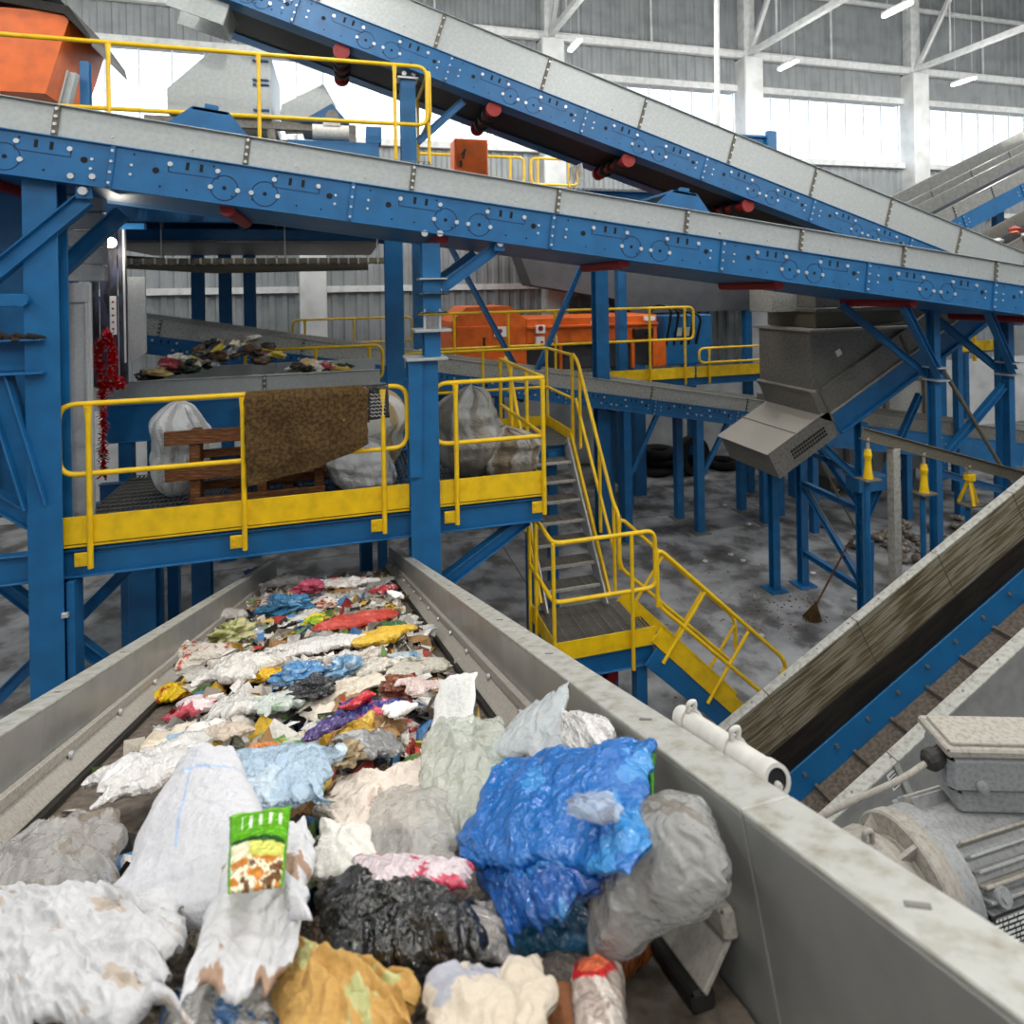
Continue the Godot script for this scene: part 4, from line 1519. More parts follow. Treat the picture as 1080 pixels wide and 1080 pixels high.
func build_tower() -> void:
	var st: SurfaceTool
	var s := atan(0.53)
	var t := thing("chute_conveyor", "inclined blue conveyor rising from a grey hood below a square dusty chute", "conveyor", V(5.73, 2.34, -7.2))
	O = t.position
	var e := Basis(V(0, 0, 1), s)            # x up the slope
	var a := V(5.73, 2.34, -7.2)
	# hood over the tail end
	st = tool()
	prism(st, a, e, PackedVector2Array([Vector2(0, 0), Vector2(1.12, 0), Vector2(1.12, 0.38), Vector2(0.0, 0.40)]), -1.12)
	part("tail_hood", st, M.dark_zinc, t)
	st = tool()
	box(st, a + e * V(0.5, 0.41, -0.56), V(1.06, 0.012, 1.16), 0.004, e)
	box(st, a + e * V(0.5, 0.425, -0.56), V(0.012, 0.02, 1.16), 0.002, e)
	part("hood_lid", st, M.dust_grey, t)
	st = tool()
	for i in 14:
		for j in 3:
			box(st, a + e * V(0.34 + i * 0.046, 0.12 + j * 0.052, 0.002), V(0.034, 0.034, 0.004), 0.0, e)
	part("perforation", st, M.hole, t)
	st = tool()
	box(st, a + e * V(-0.004, 0.2, -0.56), V(0.008, 0.36, 1.08), 0.002, e)
	part("end_plate", st, M.dark_zinc, t)
	# frame and skirt boards going up
	for i in 2:
		st = tool()
		box(st, a + e * V(1.95 + i * 1.6, 0.16, -0.005), V(1.59, 0.34, 0.02), 0.003, e)
		box(st, a + e * V(1.95 + i * 1.6, 0.02, 0.02), V(1.59, 0.03, 0.08), 0.003, e)
		part("frame_channel", st, M.blue, t)
		st = tool()
		box(st, a + e * V(1.95 + i * 1.6, 0.16, -1.115), V(1.59, 0.34, 0.02), 0.003, e)
		part("frame_channel", st, M.blue, t)
		st = tool()
		box(st, a + e * V(1.95 + i * 1.6, 0.53, -0.012), V(1.59, 0.4, 0.016), 0.003, e)
		box(st, a + e * V(1.95 + i * 1.6, 0.725, 0.01), V(1.59, 0.02, 0.05), 0.003, e)
		part("side_panel", st, M.dark_zinc, t)
		st = tool()
		box(st, a + e * V(1.95 + i * 1.6, 0.53, -1.11), V(1.59, 0.4, 0.016), 0.003, e)
		part("side_panel", st, M.dark_zinc, t)
		st = tool()
		box(st, a + e * V(1.14 + i * 1.6, 0.53, 0.004), V(0.04, 0.42, 0.02), 0.003, e)
		part("joint_strip", st, M.seam, t)
	st = tool()
	box(st, a + e * V(2.7, 0.33, -0.56), V(3.2, 0.03, 1.06), 0.003, e)
	part("belt", st, M.belt, t)
	st = tool()
	box(st, a + e * V(2.72, 0.35, 0.02), V(3.2, 0.02, 0.04), 0.003, e)
	part("ledge", st, M.dust_grey, t)
	# the square chute standing on it
	st = tool()
	prism(st, V(0, 0, -7.22), Basis(), PackedVector2Array([Vector2(6.28, 3.5), Vector2(7.0, 3.62), Vector2(7.98, 4.16), Vector2(7.98, 4.42), Vector2(6.28, 4.34)]), -1.1)
	part("chute", st, M.dark_zinc, t)
	st = tool()
	prism(st, V(0, 0, -7.2), Basis(), PackedVector2Array([Vector2(6.22, 3.50), Vector2(6.29, 3.42), Vector2(6.42, 3.12), Vector2(6.72, 3.02), Vector2(7.1, 3.68)]), -1.14)
	part("chute_foot", st, M.dark_zinc, t)
	st = tool()
	lohi(st, V(6.25, 3.48, -8.36), V(6.32, 3.52, -7.17), 0.004)
	lohi(st, V(6.22, 4.33, -8.38), V(7.99, 4.37, -7.15), 0.006)
	part("flange", st, M.dust_grey, t)
	st = tool()
	lohi(st, V(6.42, 4.37, -8.28), V(7.95, 4.62, -7.28), 0.01)
	part("collar", st, M.seam, t)
	st = tool()
	lohi(st, V(6.36, 4.6, -8.32), V(7.99, 4.66, -7.2), 0.008)
	lohi(st, V(6.4, 4.66, -8.3), V(7.95, 4.92, -7.25), 0.01)
	part("upper_frame", st, M.dark_zinc, t)
	st = tool()
	lohi(st, V(5.95, 4.6, -8.1), V(6.4, 4.95, -7.6), 0.01)
	part("gearbox_cover", st, M.zinc_worn, t)
	st = tool()
	box(st, V(6.75, 4.02, -7.212), V(0.09, 0.09, 0.006), 0.001, Basis(V(0, 0, 1), 0.5))
	part("sticker", st, M.paper, t)
	# the waste seen at its top
	# tower
	var w := thing("conveyor_tower", "blue braced steel tower under the square dusty chute", "frame", V(7.2, 0, -8.0))
	for q in [V(7.2, 0, -7.3), V(7.3, 0, -8.65), V(6.75, 0, -8.65)]:
		st = tool()
		section(st, q + V(0, 0.02, 0), q + V(0, 3.0 if q.x > 7.0 else 2.6, 0), 0.13, 0.13, 0.012)
		part("post", st, M.blue, w)
		st = tool()
		lohi(st, q - V(0.16, 0, 0.16), q + V(0.16, 0.02, 0.16))
		part("base_plate", st, M.blue, w)
	for k in [[V(7.2, 0.55, -7.3), V(7.3, 0.55, -8.65)], [V(7.2, 1.7, -7.3), V(7.3, 1.7, -8.65)], [V(7.2, 2.25, -7.3), V(7.3, 2.25, -8.65)], [V(7.2, 0.6, -7.3), V(7.3, 1.7, -8.65)], [V(7.2, 1.75, -7.3), V(7.3, 2.7, -8.65)], [V(7.2, 2.1, -7.3), V(6.5, 2.75, -7.35)], [V(7.2, 1.5, -7.3), V(8.4, 3.3, -7.4)]]:
		st = tool()
		section(st, k[0], k[1], 0.08, 0.09, 0.01)
		part("strut", st, M.blue, w)
	st = tool()
	tube(st, PackedVector3Array([V(7.2, 0.55, -7.25), V(7.3, 1.75, -8.6)]), 0.02, 6)
	part("tie_rod", st, M.seam, w)
	st = tool()
	tube(st, PackedVector3Array([V(7.2, 1.2, -7.25), V(7.3, 2.6, -8.6)]), 0.02, 6)
	part("tie_rod", st, M.seam, w)
	st = tool()
	lohi(st, V(7.05, 2.0, -7.45), V(7.6, 2.2, -7.2))
	part("gusset_box", st, M.blue, w)

	# posts under the right end of the cross conveyor, a portal each
	for d in [["tall blue post with knee braces in front of the chute conveyor", 7.27, 4.62], ["tall blue post with knee braces near the end of the cross conveyor", 8.52, 4.45]]:
		var x: float = d[1]
		var g := thing("conveyor_trestle", d[0], "post", V(x, 0, -6.25))
		st = tool()
		section(st, V(x, 0.02, -6.2), V(x, d[2], -6.2), 0.1, 0.12, 0.012)
		part("post", st, M.blue, g)
		st = tool()
		lohi(st, V(x - 0.2, 0, -6.4), V(x + 0.2, 0.02, -6.0))
		part("base_plate", st, M.blue, g)
		for kk in [[-0.9, -5.8], [-0.95, -6.7]]:
			st = tool()
			section(st, V(x, 3.8, -6.2 + (kk[1] + 6.2) * 0.2), V(x + kk[0], 4.72, kk[1]), 0.08, 0.09, 0.01)
			part("knee_brace", st, M.blue, g)
		st = tool()
		lohi(st, V(x - 0.09, 3.74, -6.3), V(x + 0.09, 3.76, -6.05))
		part("clamp", st, M.bolt, g)
		st = tool()
		lohi(st, V(x - 0.09, 3.9, -6.3), V(x + 0.09, 3.92, -6.05))
		part("clamp", st, M.bolt, g)
	var g2 := thing("trestle_bracing", "thin blue and grey cross bracing between the two tall posts", "brace", V(7.9, 1.0, -6.2))
	for k in [[V(7.35, 2.55, -6.2), V(8.45, 2.2, -6.2), 0], [V(7.35, 2.7, -6.2), V(8.45, 3.6, -6.2), 0], [V(7.35, 0.9, -6.2), V(8.45, 0.6, -6.2), 0]]:
		st = tool()
		section(st, k[0], k[1], 0.08, 0.09, 0.01)
		part("strut", st, M.blue, g2)
	for k in [[V(7.35, 3.9, -6.15), V(8.5, 2.3, -6.15)], [V(7.35, 1.2, -6.15), V(8.0, 0.3, -6.15)]]:
		st = tool()
		tube(st, PackedVector3Array([k[0], k[1]]), 0.025, 6)
		part("tie_rod", st, M.seam, g2)
	# grey guide rail on yellow jacks
	var j := thing("guide_rail", "grey steel guide rail on a slim grey pole, sloping past the blue posts", "rail", V(6.2, 0, -5.2))
	st = tool()
	section(st, V(5.14, 3.45, -5.2), V(8.2, 2.53, -5.2), 0.06, 0.13, 0.012)
	part("rail", st, M.seam, j)
	strut(j, "pole", V(5.55, 0, -5.21), V(5.55, 3.26, -5.21), 0.09, M.zinc_worn)
	strut(j, "pole", V(7.95, 0, -5.21), V(7.95, 2.55, -5.21), 0.09, M.zinc_worn)
	for q in [V(5.21, 3.4, -5.2), V(5.94, 3.18, -5.2), V(6.57, 2.99, -5.2)]:
		var y: Node3D = thing("jack_stand", "small yellow %s jack under the %s of the grey guide rail" % ["screw" if q.x < 6.3 else "three-legged", "free end" if q.x < 5.5 else ("middle" if q.x < 6.3 else "lower end")], "jack", q, "yellow screw jacks under the guide rail")
		st = tool()
		if q.x < 6.3:
			lathe(st, q + V(0, -0.42, 0), V(0, 1, 0), PackedVector2Array([Vector2(0, 0), Vector2(0.05, 0), Vector2(0.04, 0.06), Vector2(0.03, 0.18), Vector2(0.042, 0.24), Vector2(0.03, 0.3), Vector2(0, 0.3)]), 12)
		else:
			for k in 3:
				var an := TAU * k / 3.0
				tube(st, PackedVector3Array([q + V(0.1 * cos(an), -0.42, 0.1 * sin(an)), q + V(0, -0.14, 0)]), 0.02, 7)
			disc(st, q + V(0, -0.16, 0), V(0, 1, 0), 0.06, 0.06, 10)
		part("body", st, M.yellow, y)
		st = tool()
		tube(st, PackedVector3Array([q + V(0, -0.14, 0), q + V(0, 0.0, 0)]), 0.018, 7)
		part("screw", st, M.zinc_worn, y)
		st = tool()
		lohi(st, q + V(-0.1, -0.44, -0.08), q + V(0.1, -0.42, 0.08), 0.003)
		part("foot", st, M.seam, y)
		st = tool()
		tube(st, PackedVector3Array([q + V(0, -q.y, -0.02), q + V(0, -0.44, -0.02)]), 0.028, 8)
		part("stand_pipe", st, M.blue, y)


# ---------------------------------------------------------------- the big inclined conveyor

func build_right_conveyor() -> void:
	var st: SurfaceTool
	var t := thing("cleated_conveyor", "steep conveyor with a cleated belt between dirty grey side walls", "conveyor", V(2.0, 1.034, -4.3))
	t.rotation.z = atan(0.506)
	O = Vector3.ZERO
	var n := 8.2
	# far wall: dirty panels, rubber skirt, blue lip
	for i in 8:
		var a := 0.42 + (i - 1) * 1.0 if i else 0.0
		var b := 0.42 + i * 1.0
		st = tool()
		lohi(st, V(a + 0.003, -0.45, -0.012), V(b - 0.003, 0, 0.0), 0.002)
		part("side_panel", st, M.zinc_dirty, t)
		st = tool()
		lohi(st, V(a + 0.002, -0.02, -0.07), V(b - 0.002, 0.004, 0.006), 0.006)
		part("rim_cap", st, M.zinc_worn, t)
	st = tool()
	lohi(st, V(0, -0.68, -0.008), V(n, -0.44, 0.008), 0.003)
	part("rubber_skirt", st, M.skirt_rubber, t)
	st = tool()
	box(st, V(n / 2, -0.77, 0.05), V(n, 0.2, 0.02), 0.004, Basis(V(1, 0, 0), -0.35))
	part("blue_lip", st, M.blue, t)
	st = tool()
	for k in 22:
		disc(st, V(0.3 + 0.36 * k, -0.73, 0.055), V(0, 0.34, 1).normalized(), 0.016, 0.014, 8)
		disc(st, V(0.2 + 0.36 * k, -0.012 + 0.016, -0.03), V(0, 1, 0), 0.008, 0.004, 6)
	part("bolts", st, M.dark_zinc, t).set_meta("kind", "stuff")
	# near wall
	for i in 5:
		st = tool()
		lohi(st, V(i * 1.7 + 0.003, -0.52, 0.94), V(i * 1.7 + 1.697, 0, 0.952), 0.002)
		part("side_panel", st, M.zinc_wall, t)
		st = tool()
		lohi(st, V(i * 1.7 + 0.002, -0.016, 0.90), V(i * 1.7 + 1.698, 0.006, 0.99), 0.006)
		part("rim_cap", st, M.zinc_worn, t)
		st = tool()
		lohi(st, V(i * 1.7 - 0.03, -0.5, 0.952), V(i * 1.7 + 0.015, -0.02, 0.975), 0.004)
		part("joint_strip", st, M.zinc_worn, t)
	st = tool()
	lohi(st, V(0, -0.9, 0.93), V(n, -0.52, 0.96), 0.004)
	lohi(st, V(0, -0.92, 0.9), V(n, -0.9, 1.0), 0.004)
	part("frame_channel", st, M.blue, t)
	st = tool()
	lohi(st, V(0, -1.1, -0.03), V(n, -0.68, -0.01), 0.004)
	part("frame_channel", st, M.blue, t)
	st = tool()
	for k in 22: disc(st, V(0.25 + 0.36 * k, 0.006, 0.945), V(0, 1, 0), 0.009, 0.004, 6)
	part("bolts", st, M.dark_zinc, t).set_meta("kind", "stuff")
	for q in [[1.6, -0.2, 0.1, 0.13], [2.1, -0.24, 0.09, 0.1], [0.95, -0.12, 0.1, 0.08]]:
		st = tool()
		lohi(st, V(q[0], q[1], 0.952), V(q[0] + q[2], q[1] + q[3], 0.955), 0.0)
		var sticker := part("sticker", st, M.paper, t)
		st = tool()
		for k in 5:
			lohi(st, V(q[0] + 0.012, q[1] + 0.012 + q[3] * 0.17 * k, 0.955), V(q[0] + q[2] * (0.85 - 0.12 * (k % 2)), q[1] + 0.02 + q[3] * 0.17 * k, 0.956), 0.0)
		part("print", st, M.ink, sticker)
	# belt with cleats
	st = tool()
	lohi(st, V(0, -0.88, 0.03), V(n, -0.86, 0.93), 0.002)
	part("belt", st, M.belt_dusty, t)
	for i in 19:
		st = tool()
		prism(st, V(0.1 + i * 0.43, -0.86, 0.1), Basis(), PackedVector2Array([Vector2(0, 0), Vector2(0.05, 0), Vector2(0.035, 0.045), Vector2(0.012, 0.045)]), 0.8)
		part("cleat", st, M.belt_dusty, t)
	for x in [1.4, 3.2, 5.0, 6.8]:
		for z in [0.05, 0.9]:
			var foot: Vector3 = t.transform.affine_inverse() * V(2.0 + x * cos(t.rotation.z), 0.0, -4.3 + z)
			strut(t, "leg", foot, V(x, -0.95, z), 0.12, M.blue)


# ---------------------------------------------------------------- the feed conveyor under the camera

const FEED_AT := Vector3(0, 4.5425, 0)
const FEED_TILT := -19.25


func feed_point(x: float, s: float, h: float) -> Vector3:   # across, distance down the belt, height above it
	var a := deg_to_rad(FEED_TILT)
	return FEED_AT + V(x, 0, 0) + V(0, sin(a), -cos(a)) * s + V(0, cos(a), sin(a)) * (h - 0.24)


func build_feed_conveyor() -> void:
	var st: SurfaceTool
	var t := thing("feed_conveyor", "wide feed conveyor with worn grey side walls carrying mixed waste", "conveyor", FEED_AT)
	t.rotation_degrees.x = FEED_TILT
	O = Vector3.ZERO
	var cuts := [0.15, 0.765, 2.2, 3.65, 5.1, 6.5, 8.6]
	for i in cuts.size() - 1:
		var a: float = -cuts[i] - 0.0015
		var b: float = -cuts[i + 1] + 0.0015
		for sx in [-1, 1]:
			var inner := -0.845 if sx < 0 else 0.505
			var outer := -0.925 if sx < 0 else 0.585
			st = tool()
			lohi(st, V(inner, -0.36 if i else -0.5, b), V(inner + 0.006 * sx, -0.004, a), 0.0015)
			part("side_panel", st, M.zinc_wall, t)
			st = tool()
			lohi(st, V(outer, -0.004, b), V(inner, 0.004, a), 0.003)
			lohi(st, V(outer, -0.06, b), V(outer - 0.004 * sx, 0.003, a), 0.0015)
			part("rim_cap", st, M.zinc_worn, t)
	st = tool()
	for i in 9:
		for x in [-0.885, 0.545]:
			box(st, V(x, 0.0045, -0.52 - 0.62 * i), V(0.008, 0.003, 0.024), 0.001, Basis(V(0, 1, 0), 0.9))
	part("rim_slots", st, M.dark_zinc, t).set_meta("kind", "stuff")
	# skirt clamps along the belt edges
	for sx in [-1, 1]:
		var xi := -0.845 if sx < 0 else 0.505
		st = tool()
		lohi(st, V(xi, -0.165, -8.4), V(xi - 0.022 * sx, -0.13, -0.83), 0.004)
		box(st, V(xi - 0.034 * sx, -0.19, -4.6), V(0.07, 0.008, 7.52), 0.002, Basis(V(0, 0, 1), 0.75 * sx))
		part("skirt_clamp", st, M.dust_grey, t)
		st = tool()
		for k in 16:
			disc(st, V(xi - 0.022 * sx, -0.165, -1.0 - 0.45 * k), V(-sx, 0, 0), 0.011, 0.01, 6)
		part("bolts", st, M.bolt, t).set_meta("kind", "stuff")
		st = tool()
		lohi(st, V(xi - 0.04 * sx, -0.238, -8.4), V(xi - 0.075 * sx, -0.215, -0.85), 0.004)
		part("rubber_skirt", st, M.belt, t)
		st = tool()
		lohi(st, V(xi + 0.01 * sx, -0.75, -8.5), V(xi + 0.03 * sx, -0.36, -0.7), 0.004)
		part("frame_channel", st, M.blue, t)
	st = tool()
	lohi(st, V(-0.86, -0.252, -8.4), V(0.5, -0.24, -0.84), 0.001)
	part("belt", st, M.belt_dusty, t)
	st = tool()                       # the belt turns over its head pulley
	var prof := PackedVector2Array([])
	for k in 9:
		var an := PI * k / 8.0
		prof.append(Vector2(-0.84 + 0.16 * sin(an), -0.40 + 0.16 * cos(an)))
	for k in 8:
		var p0 := prof[k]; var p1 := prof[k + 1]
		poly(st, PackedVector3Array([V(-0.86, p0.y, p0.x), V(0.5, p0.y, p0.x), V(0.5, p1.y, p1.x), V(-0.86, p1.y, p1.x)]), V(0, 0.1, 1))
	part("belt_turn", st, M.belt_dusty, t)
	st = tool()
	tube(st, PackedVector3Array([V(-0.84, -0.40, -0.84), V(0.49, -0.40, -0.84)]), 0.145, 20)
	part("head_pulley", st, M.dark_zinc, t)
	st = tool()
	lohi(st, V(-0.86, -0.57, -8.4), V(0.5, -0.56, -0.95), 0.001)
	part("return_belt", st, M.belt, t)
	for q in [2.2, 4.6, 7.2]:
		for x in [-0.9, 0.57]:
			var foot: Vector3 = t.transform.affine_inverse() * (feed_point(x, q, -0.3) * V(1, 0, 1))
			strut(t, "leg", foot, V(x, -0.5, -q), 0.14, M.blue)
	# white sleeve clipped to the outside of the wall
	t = thing("pipe_sleeve", "white plastic pipe with clips lying along the outer rim of the feed conveyor", "pipe", V(0.64, 4.13, -1.0))
	var a := V(0.645, 4.13, -1.115)
	var b := V(0.648, 4.215, -0.838)
	st = tool()
	tube(st, PackedVector3Array([a, b]), 0.022, 18)
	lathe(st, b, (b - a).normalized(), PackedVector2Array([Vector2(0.022, -0.02), Vector2(0.0245, -0.018), Vector2(0.0245, 0.006), Vector2(0.018, 0.006), Vector2(0.018, -0.02)]), 18)
	part("sleeve", st, M.white_plastic, t)
	st = tool()
	disc(st, b + (b - a).normalized() * 0.001, (b - a).normalized(), 0.018, 0.002, 16)
	part("bore", st, M.hole, t)
	st = tool()
	tube(st, PackedVector3Array([b - (b - a) * 0.1, b + (b - a).normalized() * 0.012 - V(0, 0.008, 0)]), 0.006, 8)
	part("cable", st, M.white_plastic, t)
	for f in [0.12, 0.62]:
		var c := a.lerp(b, f)
		st = tool()
		lathe(st, c, (b - a).normalized(), PackedVector2Array([Vector2(0.023, -0.004), Vector2(0.027, -0.004), Vector2(0.027, 0.004), Vector2(0.023, 0.004)]), 16)
		tube(st, rounded(PackedVector3Array([c + V(-0.006, 0.024, 0), c + V(-0.008, 0.044, 0.004), c + V(0.008, 0.046, 0.004), c + V(0.008, 0.024, 0)]), 0.008), 0.0045, 7)
		part("clip", st, M.white_plastic, t)


# ---------------------------------------------------------------- drive motor beside the feed conveyor

func build_motor() -> void:
	var st: SurfaceTool
	var c := V(1.2, 3.675, -1.09)
	var ax := V(1, 0, 0)
	var t := thing("drive_motor", "dusty grey electric motor with cooling fins bolted beside the feed conveyor", "motor", V(1.3, 3.5, -1.1))
	st = tool()
	lathe(st, c, ax, PackedVector2Array([Vector2(0, -0.21), Vector2(0.06, -0.21), Vector2(0.09, -0.195), Vector2(0.108, -0.16), Vector2(0.114, -0.09), Vector2(0.1, -0.075), Vector2(0.085, -0.04), Vector2(0.085, -0.03), Vector2(0, -0.03)]), 32)
	part("gear_housing", st, M.dust_grey, t)
	st = tool()
	lathe(st, c, ax, PackedVector2Array([Vector2(0.0, -0.035), Vector2(0.124, -0.035), Vector2(0.128, -0.03), Vector2(0.128, 0.0), Vector2(0.124, 0.012), Vector2(0, 0.012)]), 36)
	var fl := part("flange", st, M.dust_grey, t)
	for k in 6:
		var an := TAU * k / 6.0 + 0.3
		st = tool()
		var d := V(0, sin(an), cos(an))
		prism(st, c - d.cross(ax) * 0.004 + V(-0.10, 0, 0), Basis(ax, d, ax.cross(d)), PackedVector2Array([Vector2(0.0, 0.085), Vector2(0.066, 0.085), Vector2(0.066, 0.12)]), 0.008)
		part("flange_rib", st, M.dust_grey, fl)
	st = tool()
	lathe(st, c, ax, PackedVector2Array([Vector2(0.0, 0.012), Vector2(0.124, 0.012), Vector2(0.126, 0.05), Vector2(0.112, 0.055), Vector2(0.112, 0.44), Vector2(0, 0.44)]), 36)
	var body := part("motor_body", st, M.motor_grey, t)
	for k in 34:
		var an := TAU * k / 34.0
		if absf(wrapf(an - PI / 2, -PI, PI)) < 0.42: continue
		var d := V(0, sin(an), cos(an))
		if wrapf(an, -PI, PI) > -0.28 and wrapf(an, -PI, PI) < 0.12: continue
		st = tool()
		box(st, c + ax * 0.245 + d * 0.12, V(0.37, 0.03, 0.006), 0.002, Basis(ax, d, ax.cross(d)))
		part("cooling_fin", st, M.motor_grey if k % 3 else M.dust_grey, body)
	for s in [[0.09, 0.42], [0.30, 0.42]]:
		st = tool()
		var d := V(0, sin(s[1]), cos(s[1]))
		disc(st, c + ax * s[0] + d * 0.11, d, 0.018, 0.032, 12)
		disc(st, c + ax * s[0] + d * 0.14, d, 0.009, 0.006, 6)
		part("lifting_boss", st, M.motor_grey, body)
	st = tool()
	lathe(st, c, ax, PackedVector2Array([Vector2(0.0, 0.43), Vector2(0.13, 0.43), Vector2(0.132, 0.56), Vector2(0.11, 0.6), Vector2(0, 0.6)]), 32)
	part("fan_cover", st, M.motor_grey, t)
	# rating plate
	var dn := V(0, sin(-0.08), cos(-0.08))
	var pb := Basis(ax, dn.cross(ax) * -1.0, dn)
	pb = Basis(ax, dn.cross(ax), dn)
	if pb.y.y < 0: pb = Basis(ax, -pb.y, dn)
	st = tool()
	box(st, c + ax * 0.125 + dn * 0.128, V(0.15, 0.08, 0.004), 0.001, pb)
	var plate := part("rating_plate", st, M.ink, t)
	st = tool()
	for j in 6:
		var w := 0.0
		while w < 0.125:
			var l := 0.006 + 0.016 * absf(sin(w * 311.0 + j * 2.3))
			box(st, c + ax * (0.06 + w + l / 2) + dn * 0.1305 + pb.y * (0.031 - j * 0.0122), V(l, 0.0055, 0.001), 0.0, pb)
			w += l + 0.004
	part("plate_print", st, M.paper, plate)
	# terminal box with gland and cable
	var yb := Basis(V(0, 1, 0), -0.32)
	st = tool()
	box(st, V(1.43, 3.815, -1.1), V(0.18, 0.05, 0.08), 0.006, yb)
	box(st, V(1.43, 3.885, -1.1), V(0.235, 0.085, 0.105), 0.012, yb)
	var tbox := part("terminal_box", st, M.motor_grey, t)
	st = tool()
	box(st, V(1.43, 3.938, -1.1), V(0.25, 0.02, 0.118), 0.009, yb)
	box(st, V(1.43, 3.951, -1.1), V(0.22, 0.008, 0.092), 0.005, yb)
	part("terminal_lid", st, M.dust_grey, tbox)
	st = tool()
	lathe(st, V(1.305, 3.912, -1.115), V(-1, -0.12, 0.1).normalized(), PackedVector2Array([Vector2(0.01, -0.02), Vector2(0.018, -0.02), Vector2(0.018, 0.012), Vector2(0.022, 0.014), Vector2(0.022, 0.034), Vector2(0.015, 0.044), Vector2(0.008, 0.048), Vector2(0, 0.048)]), 12, false)
	part("cable_gland", st, M.belt, tbox)
	st = tool()
	lathe(st, V(1.365, 3.865, -1.065), V(-0.3, 0, 1).normalized(), PackedVector2Array([Vector2(0.0, 0.0), Vector2(0.013, 0.0), Vector2(0.011, 0.012), Vector2(0, 0.014)]), 12)
	part("blind_plug", st, M.motor_grey, tbox)
	st = tool()
	tube(st, rounded(PackedVector3Array([V(1.27, 3.907, -1.112), V(1.19, 3.885, -1.11), V(1.05, 3.80, -1.17), V(0.9, 3.70, -1.22)]), 0.1), 0.0065, 9)
	part("cable", st, M.dust_grey, t)
	st = tool()
	tube(st, rounded(PackedVector3Array([V(1.065, 3.79, -1.09), V(1.065, 3.815, -1.09), V(1.085, 3.815, -1.09), V(1.085, 3.79, -1.09)]), 0.01), 0.006, 8)
	part("eye_bolt", st, M.dust_grey, t)
	st = tool()
	box(st, V(1.380, 3.555, -1.110), V(0.5, 0.02, 0.24), 0.004)
	part("foot_plate", st, M.dust_grey, t)
	st = tool()
	section(st, V(1.000, 3.455, -1.110), V(1.980, 3.455, -1.110), 0.1, 0.16, 0.012)
	part("bracket", st, M.blue, t)
	st = tool()
	section(st, V(1.83, 0.0, -1.11), V(1.83, 3.415, -1.11), 0.12, 0.12, 0.012)
	part("bracket", st, M.blue, t)


# ---------------------------------------------------------------- crumpled things

# a crushed lump: sphere pushed in and out by ridged noise, its underside pressed flat
func lump(size: Vector3, seed_: float, rough: float, c1: Color, c2: Color, share := 0.0, nu := 30, nv := 20, flat := 0.5) -> ArrayMesh:
	var pos := PackedVector3Array()
	var cols := PackedColorArray()
	var off := V(seed_ * 13.7, seed_ * 7.1, seed_ * 3.3)
	var l1 := c1.srgb_to_linear()
	var l2 := c2.srgb_to_linear()
	for i in nu:
		for j in nv:
			var a := TAU * i / nu
			var b := PI * j / (nv - 1)
			var d := V(sin(b) * cos(a), cos(b), sin(b) * sin(a))
			var n := noise.get_noise_3dv(d * 0.9 + off)
			var rd := ridge.get_noise_3dv(d * 1.9 + off * 1.3)
			var ce := cells.get_noise_3dv(d * 3.0 + off * 0.7)
			var r := 1.0 + rough * (0.8 * n + 0.3 * rd + 0.5 * ce)
			var p := d * r * size * 0.5
			p += V(noise.get_noise_3dv(d * 2.0 + off + V(9, 0, 0)), 0, noise.get_noise_3dv(d * 2.0 + off + V(0, 9, 0))) * size * 0.14 * rough
			var lim := -size.y * 0.5 * flat
			if p.y < lim: p.y = lim + (p.y - lim) * 0.15
			pos.append(p)
			var c := l1
			if share > 0.0 and noise.get_noise_3dv(d * 1.6 + off * 2.0) > 0.45 - share:
				c = l2
			cols.append(c)
	return grid(nu, nv, pos, cols, true, true)


